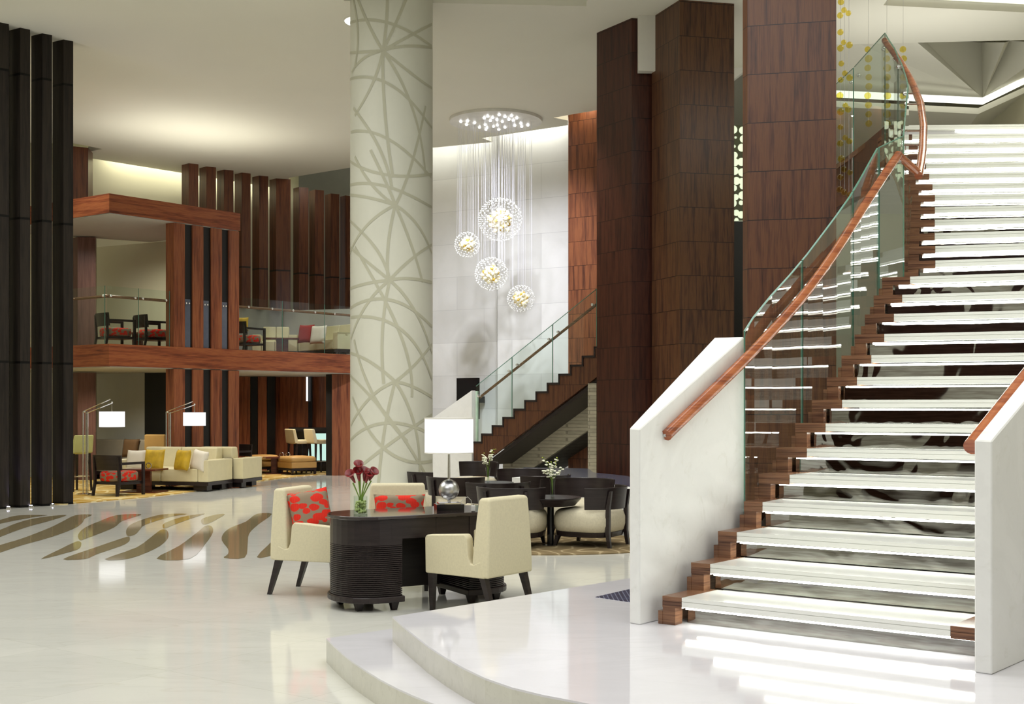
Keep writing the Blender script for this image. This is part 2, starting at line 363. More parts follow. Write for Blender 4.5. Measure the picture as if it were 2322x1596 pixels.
# ceiling with its slot edge, recess and little notches
def poly_slab(bm, pts, z0, z1, holes=()):
    es = []; loops = []
    for loop in [pts]+list(holes):
        vs = [bm.verts.new((p[0], p[1], z0)) for p in loop]; loops.append(vs)
        for i in range(len(vs)): es.append(bm.edges.new((vs[i], vs[(i+1) % len(vs)])))
    r = bmesh.ops.triangle_fill(bm, use_beauty=True, edges=es)
    fs = [g for g in r['geom'] if isinstance(g, bmesh.types.BMFace)]
    e = bmesh.ops.extrude_face_region(bm, geom=fs)
    bmesh.ops.translate(bm, vec=(0, 0, z1-z0), verts=[g for g in e['geom'] if isinstance(g, bmesh.types.BMVert)])
ce = [(165, 325), (200, 331), (232, 338), (200, 344), (200, 358), (412, 392), (655, 431), (655, 403), (795, 380), (980, 335), (1117, 322), (1093, 313), (1288, 284), (1288, 273), (1255, 267), (1288, 261), (1352, 250)]
edge = [pt(x, y, CZ) for x, y in ce]
outer = [(-18, -9), (-18, 27.5)] + edge + [(3.2, 23.8), (4.6, 20.3), (9.5, 19.9), (9.5, -9)]
hole1 = [(-2.5, 12), (1.0, 12), (1.12, 18.3), (-2.5, 18.05)]
h2a, h2b = pt(2003, 12, CZ), pt(2420, 33, CZ)
hole2 = [(5.2, 12.5), (9.2, 12.5), h2b, h2a]
bm = B(); poly_slab(bm, outer, CZ, CZ+.12, [hole1, hole2]); struct('ceiling', bm, PAINT)
for hl in (hole1, hole2):   # raised parts of the ceiling
    bm = B(); n = len(hl)
    for i in range(n):
        a, b = hl[i], hl[(i+1) % n]; v = [bm.verts.new(p) for p in ((a[0], a[1], CZ+.11), (b[0], b[1], CZ+.11), (b[0], b[1], CZ+.55), (a[0], a[1], CZ+.55))]; bm.faces.new(v)
    bm.faces.new([bm.verts.new((p[0], p[1], CZ+.55)) for p in hl]); struct('ceiling_recess', bm, PAINT)
bm = B(); extr(bm, [(h2a[0]+.1, h2a[1]-.02, CZ+.125), (h2b[0], h2b[1]-.02, CZ+.125), (h2b[0], h2b[1]-.02, CZ+.26), (h2a[0]+.1, h2a[1]-.02, CZ+.26)], (0, .015, 0)); o = struct('trim_1', bm, COVE)
bm = B(); box(bm, -18, 9.5, 20, 41, 8.75, 8.85); struct('ceiling_upper', bm, PAINT)
# floor inlay
inl = [[(-260, 1172), (0, 1100), (120, 1070), (310, 1068), (230, 1080), (0, 1125), (-260, 1200)],
 [(-280, 1262), (0, 1165), (90, 1128), (200, 1095), (330, 1075), (440, 1068), (330, 1105), (200, 1140), (90, 1177), (0, 1212), (-280, 1312)],
 [(-280, 1352), (0, 1265), (150, 1220), (330, 1150), (420, 1105), (500, 1068), (605, 1065), (560, 1090), (540, 1120), (480, 1160), (330, 1215), (150, 1265), (0, 1315), (-280, 1400)],
 [(270, 1358), (400, 1290), (500, 1243), (530, 1245), (535, 1262), (522, 1287), (470, 1308)],
 [(524, 1232), (515, 1195), (560, 1150), (650, 1110), (770, 1068), (930, 1062), (870, 1085), (800, 1110), (750, 1150), (640, 1195), (560, 1225)],
 [(415, 1358), (600, 1290), (760, 1235), (840, 1210), (854, 1218), (848, 1242), (800, 1270), (640, 1325), (560, 1357)],
 [(842, 1207), (830, 1180), (840, 1150), (870, 1125), (960, 1090), (1080, 1062), (1230, 1060), (1120, 1080), (960, 1130), (920, 1165), (890, 1195)],
 [(690, 1358), (900, 1280), (1010, 1200), (1060, 1165), (1095, 1165), (1110, 1200), (1090, 1240), (1020, 1290), (850, 1355)],
 [(1072, 1150), (1085, 1120), (1200, 1080), (1320, 1060), (1345, 1061), (1260, 1090), (1150, 1130), (1090, 1155)],
 [(1030, 1355), (1180, 1270), (1300, 1180), (1350, 1140), (1390, 1140), (1402, 1180), (1350, 1260), (1250, 1355)],
 [(1325, 1115), (1335, 1090), (1420, 1065), (1480, 1062), (1420, 1100), (1350, 1130)],
 [(1475, 1350), (1500, 1325), (1500, 1290), (1460, 1235), (1470, 1190), (1520, 1150), (1620, 1110), (1690, 1060), (1790, 1060), (1700, 1130), (1640, 1190), (1630, 1260), (1610, 1348)],
 [(1690, 1345), (1800, 1230), (1860, 1150), (1900, 1200), (1860, 1290), (1800, 1330)]]
bm = B()
for P in inl:
    q = [pt(x/2.9025, 800+y/2.9025) for x, y in P]
    # smooth the outline
    sm = []
    for i in range(len(q)):
        p0, p1, p2, p3 = (Vector((*q[(i+k-1) % len(q)], 0)) for k in range(4))
        for u in (0, .33, .66):
            sm.append(.5*((2*p1)+(p2-p0)*u+(2*p0-5*p1+4*p2-p3)*u*u+(3*p1-p0-3*p2+p3)*u**3))
    es = []; vs = [bm.verts.new((p.x, p.y, .002)) for p in sm]
    for i in range(len(vs)): es.append(bm.edges.new((vs[i], vs[(i+1) % len(vs)])))
    bmesh.ops.triangle_fill(bm, use_beauty=True, edges=es)
struct('trim_2', bm, INLAY)
# raised platform, two curved steps
def arc(l, z): return [pt(x, y, z) for x, y in l]
p3 = arc([(890, 1398), (912, 1418), (940, 1440), (972, 1465), (1010, 1490), (1052, 1514), (1100, 1537), (1160, 1558), (1230, 1575), (1340, 1596)], .3)
plat = p3 + [(1.1, 4.86), (1.9, 4.5), (2.8, 4.25), (4, 4.05), (6, 3.9), (9, 3.85), (9, 19.5), (3.5, 19.5), (2.6, 11.0), (.894, 9.26)]
bm = B(); prism(bm, plat, .15, .29); struct('floor_platform_base', bm, RISEM)
bm = B(); pl2 = [(x, y) for x, y in plat]; prism(bm, pl2, .29, .30)
struct('floor_platform', bm, PLATM)
p1 = arc([(740, 1447), (755, 1462), (775, 1480), (800, 1500), (830, 1520), (862, 1540), (900, 1560), (940, 1578), (985, 1596)], .15)
st = p1 + [(.25, 5.15), (1.0, 4.5), (1.8, 4.1), (2.8, 3.8), (4, 3.6), (6, 3.45), (9, 3.4), (9, 19.4), (3.6, 19.4), (2.6, 11.2), (.85, 9.4), (-.55, 8.0), (-.787, 7.98)]
bm = B(); prism(bm, st, 0, .14); struct('floor_step_base', bm, RISEM)
bm = B(); prism(bm, st, .14, .15); struct('floor_step', bm, PLATM)
bm = B(); prism(bm, [pt(1350, 1354, .3), pt(1446, 1332, .3), pt(1446, 1368, .3)], .3, .303); struct('trim_3', bm, MOSAIC)

def wallseg(name, a, b, z0, z1, mat, th=.15):
    d = Vector((b[0]-a[0], b[1]-a[1])).normalized(); n = Vector((-d.y, d.x))*th
    if n.y < 0: n = -n
    bm = B(); prism(bm, [a, b, (b[0]+n.x, b[1]+n.y), (a[0]+n.x, a[1]+n.y)], z0, z1); return struct(name, bm, mat)
wallseg('wall_back_left', (-13.5, 26.4), (-6.05, 34.4), 0, 8.75, CREAMW)
wallseg('wall_back_centre', (-7.5, 36.2), (-2.0, 36.0), 0, 8.75, GREYP)
wallseg('wall_marble_left', (-3.6, 30.05), (-.345, 28.15), 0, 8.75, WALLM)
wallseg('wall_marble_right', (-.33, 27.5), (1.45, 26.5), 0, 8.75, WALLM)
wallseg('wall_wood', (1.19, 25.65), (3.6, 24.1), 0, 8.75, wood('wall_veneer', srgb(112, 66, 44), srgb(134, 82, 52), srgb(78, 44, 32)))
wallseg('wall_rear', (-18, -9), (9.5, -9), 0, 7.65, W_DEEP, .3)  # unseen dark wall, put in for the mirrored risers to reflect
for i, x in enumerate((-14, -8, -2.5, 3.5)):
    bm = B(); box(bm, x, x+1.6, -8.99, -8.6, 0, 7.65); struct('wall_rear_added_pier', bm, WHITEP)  # unseen white piers, added for the same riser reflections
wallseg('wall_left', (-18, -9), (-17.99, 30), 0, 7.65, CREAMW)
bm = B(); box(bm, 9.4, 9.5, -9, 33, 0, 8.75); struct('wall_right', bm, CREAMW)
wallseg('wall_stair_hall', (3.5, 26.0), (9.5, 26.3), 0, 8.75, WHITEP)
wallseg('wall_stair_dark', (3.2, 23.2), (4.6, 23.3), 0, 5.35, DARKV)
# angular ceiling beyond the stair
ap = at(2228, 222, 22.2); YY = 20.25
fan = [at(1880, 205, 22.6), at(1880, 70, 20.6), at(2075, 92, YY), at(2095, 90, 21.6), at(2226, 96, 22.6), at(2279, 96, YY), at(2290, 92, 21.6), at(2400, 100, YY), at(2480, 110, 21.9)]
bm = B(); apv = bm.verts.new(ap); fv = [bm.verts.new(p) for p in fan]
for a, b in zip(fv, fv[1:]): bm.faces.new((apv, a, b))
for i, p in enumerate(fan[1:-1]): pass
struct('ceiling_folded', bm, PAINT)
bm = B(); prism(bm, [(X(1880, 20.3), 20.3), (X(2480, 20.3), 20.3), (X(2480, 20.3), 22.9), (X(1880, 20.3), 22.9)], 8.5, 8.6); struct('ceiling_cap', bm, PAINT)
bm = B()
cv = [at(1880, 204, 22.0), at(2228, 221, 21.9), at(2420, 127, 21.95)]
for a, b in zip(cv, cv[1:]):
    bm.faces.new([bm.verts.new(p) for p in (a, b, b-Vector((0, 0, .13)), a-Vector((0, 0, .13)))])
struct('trim_4', bm, COVE)
z0 = cv[1].z-.25
bm = B(); prism(bm, [(X(1880, 22.2), 22.2), (cv[1].x, 22.1), (X(2420, 22.2), 22.2), (9.3, 26), (3.4, 26)], [cv[0].z-.25, z0, cv[2].z-.25, z0, z0], [cv[0].z-.14, z0+.11, cv[2].z-.14, z0+.1, z0+.1]); struct('ceiling_soffit', bm, PAINT)
# backlit lattice between the wood columns
lt = [at(1590, 282, 22), at(1720, 285, 22), at(1720, 500, 22), at(1590, 500, 22)]
o = struct('wall_lattice', (lambda b: (extr(b, lt, (0, .08, 0)), b)[1])(B()), LATT)
lt = [at(1590, 30, 22.5), at(1720, 30, 22.5), at(1720, 138, 22.5), at(1590, 138, 22.5)]
struct('wall_lattice_upper', (lambda b: (extr(b, lt, (0, .08, 0)), b)[1])(B()), LATT)
for (a, b, t_) in (((1590, 75), (1740, -45), 42), ((1590, 210), (1740, 95), 26)):
    p, q = at(*a, 21.6), at(*b, 21.6); hh = t_*21.6/F
    struct('trim_5', (lambda m: (extr(m, [p, q, q-Vector((0, 0, hh)), p-Vector((0, 0, hh))], (0, .3, 0)), m)[1])(B()), WHITEP)

# ================================================================== COLUMNS
RC = .608; CXc, CYc = X(888, 17.95), 17.95
col = thing('round_column', 'tall round white column with a web of thin beige arcs, behind the desk', 'column', (CXc, CYc, 0))
bm = B(); lathe(bm, [(RC, 0), (RC, CZ)], seg=96); obj('shaft', bm, plain('column_wrap', srgb(214, 214, 200), .45, var=.01), col, True)
A_, B_, C_, D_ = (878, 115), (905, 465), (893, 635), (905, 865)
arcs = [(A_, (845, 60), (812, -20)), (A_, (888, 60), (888, -20)), (A_, (905, 60), (935, -20)), (A_, (930, 85), (980, 55)), (A_, (925, 98), (980, 108)), (A_, (840, 118), (797, 120)),
 (A_, (828, 125), (803, 165)), (A_, (865, 190), (812, 262)), (A_, (876, 250), (900, 402)), (A_, (958, 230), (968, 400)), (A_, (930, 160), (980, 200)), ((797, 52), (890, 25), (980, 105)), ((808, 0), (830, 80), (812, 150)),
 ((800, 300), (890, 280), (979, 402)), ((808, 245), (885, 330), (898, 430)), ((812, 355), (850, 430), B_), ((797, 365), (880, 412), (980, 395)), (B_, (940, 400), (968, 240)), (B_, (960, 500), (980, 575)), (B_, (850, 445), (797, 442)),
 (B_, (835, 500), (797, 575)), (B_, (882, 560), (890, 636)), (B_, (945, 560), (962, 640)), (B_, (890, 420), (850, 340)), ((797, 420), (880, 400), (980, 470)), (C_, (840, 590), (797, 560)), (C_, (840, 640), (797, 655)), (C_, (835, 680), (800, 770)),
 (C_, (868, 750), (880, 870)), (C_, (955, 690), (980, 800)), (C_, (930, 625), (980, 640)), (C_, (930, 590), (980, 555)), ((797, 500), (880, 560), C_), ((797, 700), (900, 640), (980, 740)), ((800, 720), (940, 700), (980, 860)), (D_, (850, 810), (797, 800)), (D_, (950, 830), (980, 780)),
 (D_, (850, 885), (800, 965)), (D_, (878, 960), (868, 1100)), (D_, (965, 960), (955, 1100)), (D_, (940, 870), (980, 900)), ((797, 1000), (880, 925), (980, 985)), ((805, 900), (880, 1070), (980, 1045)), ((797, 850), (900, 930), (975, 1090)), ((797, 1080), (900, 1000), (980, 940)), ((797, 180), (900, 150), (980, 290)), ((812, 560), (950, 770), (940, 900)), ((810, 770), (840, 900), (930, 1000))]
bm = B()
def unroll(p, back):
    dx = max(-92.5, min(92.5, p[0]-888)); a = math.asin(dx/93.0); z = Z(p[1], CYc - RC*math.cos(a)); return a + (math.pi if back else 0), z
for back in (0, 1):
    for P0, P1, P2 in arcs:
        pts = []
        for k in range(49):
            u = k/48; pts.append(unroll(tuple((1-u)**2*P0[i]+2*u*(1-u)*P1[i]+u*u*P2[i] for i in (0, 1)), back))
        row = []; wd = .021
        for k, (a, z) in enumerate(pts):
            a2, z2 = pts[min(k+1, 48)]; a1, z1 = pts[max(k-1, 0)]; da, dz = (a2-a1)*RC, z2-z1; L = math.hypot(da, dz) or 1
            na, nz = -dz/L*wd/RC, da/L*wd
            row.append([bm.verts.new(((RC+.004)*math.sin(a+s*na), -(RC+.004)*math.cos(a+s*na), min(CZ-.01, max(.01, z+s*nz)))) for s in (-1, 1)])
        for r1, r2 in zip(row, row[1:]): bm.faces.new((r1[0], r1[1], r2[1], r2[0]))
obj('arc_pattern', bm, plain('column_arc_tone', srgb(188, 187, 166), .5, var=.02), col, 'all')

def column(name, label, pts, z0, z1, mat, cat='column', group=None):
    bm = B(); prism(bm, pts, z0, z1); return tag(obj(name, bm, mat), label, cat, group)
column('wood_column', 'dark brown wood column left of the white box beam, furthest of the three tall wood columns', [(1.37, 19.6), (1.86, 18.85), (2.6, 19.0), (2.4, 19.9)], 0, CZ, W_DEEP)
column('wood_column', 'brown veneered wood column in the middle of the three, showing two faces', [(2.17, 18.83), (2.49, 18.0), (3.33, 18.18), (3.2, 19.1)], 0, CZ, W_COLG)
column('wood_column', 'wide reddish wood column behind the curved stair glass, nearest of the three tall wood columns', [(X(1685, 12.8), 12.82), (X(1695, 12.7), 12.7), (3.345, 12.51), (3.5, 13.3), (2.62, 13.5)], 0, CZ, W_COL)
column('box_beam', 'white box beam between the two left wood columns near the ceiling', [(X(1448, 18.7), 18.70), (2.22, 18.72), (2.22, 18.86), (X(1448, 18.7), 18.855)], 6.79, CZ-.001, WHITEP, 'beam')
column('wood_pier', 'orange brown wood pier beside the black fins under the ceiling', [(X(140, 28), 28), (X(200, 28.3), 28.3), (X(200, 28.3)-.1, 28.9), (X(140, 28), 28.6)], 5.712, CZ-.001, W_FIN, 'pier')
FG = 'black vertical fins at the left'
for i, (px, Y, lab) in enumerate([(144, 19.95, 'rightmost black vertical fin, next to the lounge carpet'), (96, 19.62, 'second black vertical fin from the lounge'), (46, 19.33, 'third black vertical fin from the lounge'), (-2, 19.05, 'leftmost black vertical fin, cut by the picture edge'), (-50, 18.8, None)]):
    if lab is None: continue
    c = X(px, Y); column('black_fin', lab, [(c, Y), (X(px+22, Y+.1), Y+.1), (X(px+22, Y+.1)-.1, Y+.36), (X(px-25, Y+.14), Y+.14)], 0, CZ-.001, W_BLK, 'fin', FG)
    if i: pass
for i, (px, Y) in enumerate([(118, 19.74), (70, 19.42), (19, 19.14)]):
    x, y = X(px, Y), Y
    u = thing('floor_uplight', ['floor uplight between the two right black fins', 'floor uplight between the middle black fins', 'floor uplight beside the leftmost black fin'][i], 'uplight', (x, y, 0), 0, 'floor uplights by the black fins')
    bm = B(); lathe(bm, [(.045, 0), (.045, .02), (.03, .03), (.03, .021)], seg=16); obj('housing', bm, STEEL, u)
    bm = B(); lathe(bm, [(.028, .024), (.02, .036), (0, .038)], seg=14); obj('lens', bm, UPL, u)
    lamp('SPOT', (x+.06, y-.02, .06), 16, (.42, .40, 1), .02, rot=(R(180-12), 0, R(0)), spot=50, blend=1)
bm = B(); box(bm, X(21, 19.7)-.01, X(21, 19.7)+.012, 19.2, 19.22, 4.9, CZ-.001); tag(obj('light_strip', bm, COVE), 'thin white light slit between the two leftmost black fins', 'light')
bm = B(); box(bm, X(15, 20.6)-.012, X(15, 20.6)+.012, 20.6, 20.62, .001, 1.7); tag(obj('light_strip', bm, STRIP), 'short warm light slit low beside the leftmost black fin', 'light')

FB = 'tall brown fins under the far ceiling'
ordn = ['first', 'second', 'third', 'fourth', 'fifth', 'sixth', 'seventh', 'eighth', 'ninth', 'tenth']
for i, (px, Y, wl, wr) in enumerate([(428, 30.1, 16, 19), (468, 30.5, 16, 19), (508, 30.9, 16, 19), (548, 31.3, 16, 18), (588, 31.7, 16, 18), (626, 32.1, 15, 31), (678, 32.8, 13, 20), (714, 33.2, 13, 19), (750, 33.8, 13, 18), (783, 34.1, 12, 14)]):
    c = X(px, Y); r = (c+X(px+wr, Y+.1)-X(px, Y+.1), Y+.12); l = (X(px-wl, Y+.22), Y+.22)
    column('wood_fin', '%s tall brown wood fin from the left, under the far ceiling' % ordn[i], [(c, Y), r, (r[0]+l[0]-c, r[1]+.25), l], 4.2 if i > 2 else 5.72, CZ if i < 6 else 7.55, W_FIN, 'fin', FB)
wallseg('wall_mezzanine_back', (-7.2, 31.2), (-6.2, 32.6), 2.825, 4.199, GREYP, .6)
wallseg('wall_mezzanine_right', (X(642, 32.7), 32.7), (-3.0, 31.6), 2.825, 4.199, WHITEP, 3.2)

dn = thing('ceiling_downlight', 'round glowing ceiling downlight half hidden behind the round column', 'light', (X(779, 19.0)+.3, 19.0, CZ))
bm = B(); lathe(bm, [(.30, -.01), (.30, -.001), (.28, -.001), (.28, -.01)], seg=40); obj('rim', bm, WHITEP, dn)
bm = B(); lathe(bm, [(.28, -.014), (.28, -.002)], seg=40); obj('diffuser', bm, emis('downlight_glow', (1, 1, .93, 1), 2.2), dn)
# ================================================================== MEZZANINE
u = Vector((.631, .775)); v2 = Vector((-.8145, .580)); C0 = Vector((-7.74, 23.3))
def uv(s, t): p = C0+u*s+v2*t; return (p.x, p.y)
def upx(px):  # distance along the front edge where it crosses image column px
    k = (px-CX)/F; return (k*C0.y-C0.x)/(u.x-k*u.y)
bm = B(); prism(bm, [uv(0, 0), uv(upx(545), 0), uv(upx(545), 3.0), uv(0, 4.2)], 5.34, 5.71); canopy = tag(obj('canopy', bm, W_REDH), 'reddish wood canopy over the upper floor room', 'canopy')
bm = B(); prism(bm, [uv(.03, .03), uv(upx(545)-.03, .03), uv(upx(545)-.03, 2.9), uv(.03, 4.1)], 5.325, 5.345); obj('ceiling_lining', bm, GREYP, canopy)
bm = B(); prism(bm, [uv(0, 0), uv(8.3, 0), uv(8.3, 5), uv(0, 5)], 2.39, 2.82); mez = tag(obj('mezzanine_beam', bm, W_REDH), 'long reddish wood beam edging the upper floor', 'beam')
bm = B(); prism(bm, [uv(.05, .05), uv(8.2, .05), uv(8.2, 4.9), uv(.05, 4.9)], 2.375, 2.392); obj('soffit', bm, GREYP, mez)
SCR = []
for lv, (z0, z1, nm) in enumerate([(2.82, 5.324, 'upper floor'), (0, 2.374, 'ground floor')]):
    for i, (a, b) in enumerate([(395, 420), (438, 462), (480, 504), (520, 543)]):
        s0, s1 = upx(a), upx(b)
        dp = .25 if i == 0 else .035
        if i == 0: scr = thing('slatted_screen', 'reddish slatted wood screen with black gaps on the %s' % nm, 'screen', (*uv(s0, .1), z0))
        bm = B(); prism(bm, [uv(s0, .01), uv(s1, .01), uv(s1, .01+dp), uv(s0, .01+dp)], z0+.001, z1-.001); obj('slat', bm, W_RED, scr, world=True)
    SCR.append(scr)
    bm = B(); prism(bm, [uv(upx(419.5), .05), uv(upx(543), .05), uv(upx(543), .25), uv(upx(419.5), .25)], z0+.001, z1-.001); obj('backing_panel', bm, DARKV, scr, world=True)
    Yp = 26.4
    column('wood_post', 'mauve brown wood post left of the cream wall on the %s' % nm, [(X(158, Yp), Yp+.15), (X(176, Yp), Yp), (X(215, Yp), Yp+.05), (X(215, Yp)-.1, Yp+.4), (X(158, Yp), Yp+.4)], z0+.001, z1-.02, wood('mauve_veneer', srgb(104, 72, 64), srgb(118, 84, 74), srgb(84, 58, 52), joint=0), 'post')
wallseg('wall_upper_room', (X(190, 28.5), 28.5), (X(420, 27.0), 27.0), 2.83, 5.33, CREAMW)
wallseg('wall_lounge', (X(190, 28.5), 28.5), (X(330, 27.6), 27.6), 0, 2.38, GREYP)
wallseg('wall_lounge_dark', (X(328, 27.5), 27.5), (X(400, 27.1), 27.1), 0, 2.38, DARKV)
# grey glass in the gaps of the upper screen
for i, px in enumerate((421, 463, 505)):
    s = upx(px)
    bm = B(); prism(bm, [uv(s, .035), uv(s+.14, .035), uv(s+.14, .048), uv(s, .048)], 2.822, 3.80); g = obj('glass_pane', bm, plain('grey_glass', srgb(92, 98, 112), .1), SCR[0], world=True)
    for k in (.04, .11):
        bm = B(); ball(bm, (uv(s+k, .03)[0], uv(s+k, .03)[1], 3.72), .022, 10, 6); obj('button', bm, CHROME, g, True, world=True)
# glass balustrade with wood handrail on the mezzanine edge
def rail_glass(name, label, pts, zf, hg, joints, hr=.93, off=None):
    g = thing(name, label, 'balustrade', (*pts[0], zf))
    for a, b in joints:
        p, q = Vector(pts[0]).lerp(Vector(pts[1]), a), Vector(pts[0]).lerp(Vector(pts[1]), b); d = (q-p).normalized(); n = Vector((-d.y, d.x))*.006; p += d*.01; q -= d*.01
        bm = B(); prism(bm, [p+n, q+n, q-n, p-n], zf+.002, zf+hg); pn = obj('glass_pane', bm, GLASS, g, world=True)
        bm = B(); prism(bm, [q-d*.008+n, q+n, q-n, q-d*.008-n], zf+.002, zf+hg+.002); obj('pane_edge', bm, EDGE, pn, world=True)
    d = (Vector(pts[1])-Vector(pts[0])).normalized(); n = Vector(off or (0, 0))
    bm = B(); tube(bm, [(pts[0][0]+n.x, pts[0][1]+n.y, zf+hr), (pts[1][0]+n.x, pts[1][1]+n.y, zf+hr)], .028, 10); obj('handrail', bm, W_STEP, g, True, world=True)
    for a, b in joints:
        for k in (a+.06, b-.06):
            p = Vector(pts[0]).lerp(Vector(pts[1]), k)
            bm = B(); tube(bm, [(p.x, p.y, zf+hr), (p.x+n.x, p.y+n.y, zf+hr)], .012, 8); ball(bm, (p.x, p.y, zf+hr), .028, 10, 6); obj('bracket', bm, CHROME, g, True, world=True)
    return g
inn = v2*.09
rail_glass('glass_balustrade', 'glass balustrade with wood rail in front of the upper floor armchairs', [uv(.02, .1), uv(upx(393), .1)], 2.82, 1.12, [(0, .5), (.5, 1)], off=inn)
rail_glass('glass_balustrade', 'short glass balustrade returning left at the mezzanine corner', [uv(.0, 1.25), uv(.0, .12)], 2.82, 1.12, [(0, 1)], off=u*.09)
rail_glass('glass_balustrade', 'long glass balustrade with wood rail in front of the upper floor sofas', [uv(upx(546), .1), uv(8.1, .1)], 2.82, 1.12, [(0, .25), (.25, .5), (.5, .75), (.75, 1)], off=inn)

# bar end of the lounge
wallseg('wall_bar', (X(540, 31.2), 31.2), (-3.2, 30.6), 0, 2.38, W_RED)
bw = thing('bar_screen', 'red and glossy black slatted screen on the wall left of the bar', 'screen', (X(583, 30.6), 30.6, 0))
for i, (a, b, m_) in enumerate([(543, 567, W_RED), (568, 584, BLACK), (585, 605, W_RED), (606, 624, BLACK), (699, 708, BLACK)]):
    bm = B(); prism(bm, [(X(a, 30.6), 30.6), (X(b, 30.6), 30.6), (X(b, 30.6), 30.75), (X(a, 30.6), 30.75)], 0, 2.37); obj('slat', bm, m_, bw, world=True)
rc_ = column('wood_column', 'square red wood column with a dark left side at the end of the lounge carpet', [(X(752, 28.35), 28.35), (X(796, 28.35), 28.5), (X(796, 28.35)-.1, 29.0), (X(752, 28.35)-.18, 28.8)], 0, 2.37, W_RED)
bm = B(); prism(bm, [(X(737, 28.3), 28.45), (X(752, 28.3), 28.32), (X(752, 28.3), 28.34), (X(737, 28.3), 28.50)], 0, 2.365); obj('dark_side_sheet', bm, DARKV, rc_, world=True)  # near-black sheet over the column's left side
bm = B(); box(bm, X(694, 30.4), X(698, 30.4), 30.4, 30.44, 1.75, 2.36); tag(obj('light_slit', bm, SHADE), 'narrow white light slit high on the red bar wall', 'light')
bar = thing('bar_counter', 'black bar counter with a glowing pale green front', 'bar', (X(700, 29.9), 29.9, 0))
bm = B(); box(bm, X(657, 29.9), X(760, 29.9), 29.75, 30.15, 1.0, 1.1); obj('countertop', bm, BLACK, bar, world=True)
bm = B(); box(bm, X(664, 29.9), X(760, 29.9), 30.0, 30.12, 0, 1.0); obj('body', bm, BLACK, bar, world=True)
bm = B(); box(bm, X(699, 29.95), X(755, 29.95), 29.97, 30.0, .28, .95); obj('glowing_front', bm, TEAL, bar, world=True)

# ================================================================== MAIN STAIRCASE
RISE, Z0 = .17, .30
yl = [7.31, 7.55, 7.80, 8.07, 8.31, 8.54, 8.75, 8.95, 9.12, 9.27, 9.42, 9.62, 9.83, 10.05, 10.35, 10.7, 11.1, 11.4, 11.7, 12.0, 12.33, 12.66, 12.98, 13.3, 13.58, 13.86, 14.14]
xl = [1502, 1567, 1628, 1687, 1720, 1760, 1803, 1841, 1875, 1908, 1938, 1961, 1981, 2000, 2059, 2061, 2062, 2064, 2066, 2068, 2064, 2058, 2052, 2044, 2036, 2024, 2014]
NS = 27
Lp = [Vector((X(px, Y), Y)) for px, Y in zip(xl, yl)]; Lp.append(Lp[-1]+Vector((.0, 3.0)))
def ang(n):
    K = [(1, -36), (4, -34), (7, -30), (10, -24), (14, -19), (20, -6), (27, -2)]
    for (a, va), (b, vb) in zip(K, K[1:]):
        if n <= b: return R(va+(vb-va)*(n-a)/(b-a))
    return R(-2)
D = [Vector((math.cos(ang(i+1)), math.sin(ang(i+1)))) for i in range(NS+1)]
Wd = [1.92, 1.96, 2.0, 2.02] + [2.05]*(NS-3)
def zt(n): return Z0+n*RISE
stair = thing('staircase', 'grand curved staircase with glowing white treads and mirrored risers', 'staircase', (*Lp[0], Z0))
for i in range(NS):
    n = i+1; z = zt(n); a, b = Lp[i], Lp[i+1]; da, db = D[i], D[i+1]; wl = .13 if n <= 4 else .22
    perp = Vector((-da.y, da.x))
    last = i == NS-1
    back = .10
    def P(t, s):    # t metres along the nosing, s 0 front .. 1 back edge
        p = a+da*t; q = b+db*min(t, Wd[i+1]) + Vector((-db.y, db.x))*back
        return p.lerp(q, s)
    def quad(t0, t1): return [P(t0, 0), P(t1, 0), P(t1, 1), P(t0, 1)]
    wr = .22
    bm = B(); q = quad(wl+.001, Wd[i]-wr-.001)
    prism(bm, q, z-.022, z); f = perp*.004
    prism(bm, [q[0]+f, q[1]+f, q[2], q[3]], z-.025, z-.022); prism(bm, q, z-.056, z-.025)
    tr = obj('tread', bm, TREADM, stair, world=True)
    for t0, t1 in ((0, wl), (Wd[i]-wr, Wd[i])):
        q = quad(t0, t1)
        bm = B(); prism(bm, q, z-.028, z+.0005); prism(bm, [q[0]+perp*.003, q[1]+perp*.003, q[2], q[3]], z-.031, z-.028); prism(bm, q, z-.066, z-.031)
        obj('wood_end', bm, W_STEP, tr, world=True)
    # LED strip below the nosing
    p, q = a+da*.13+perp*.05, a+da*(Wd[i]-.1)+perp*.05
    bm = B(); prism(bm, [p, q, q+perp*.016, p+perp*.016], z-.076, z-.0665); obj('led_strip', bm, LED, tr, world=True)
    # mirrored riser
    p, q = a+da*.10+perp*.13, a+da*(Wd[i]-.02)+perp*.13
    bm = B(); prism(bm, [p, q, q+perp*.012, p+perp*.012], z-RISE+.0005, z-.0665); obj('riser', bm, RISER, stair, world=True)
    # wood post of the stepped stringer
    p = a+perp*.004
    bm = B(); prism(bm, [p, p+da*.085, p+da*.085+perp*.09, p+perp*.09], z-RISE+.0008, z-.0665); obj('stringer_post', bm, W_STEP, stair, world=True)
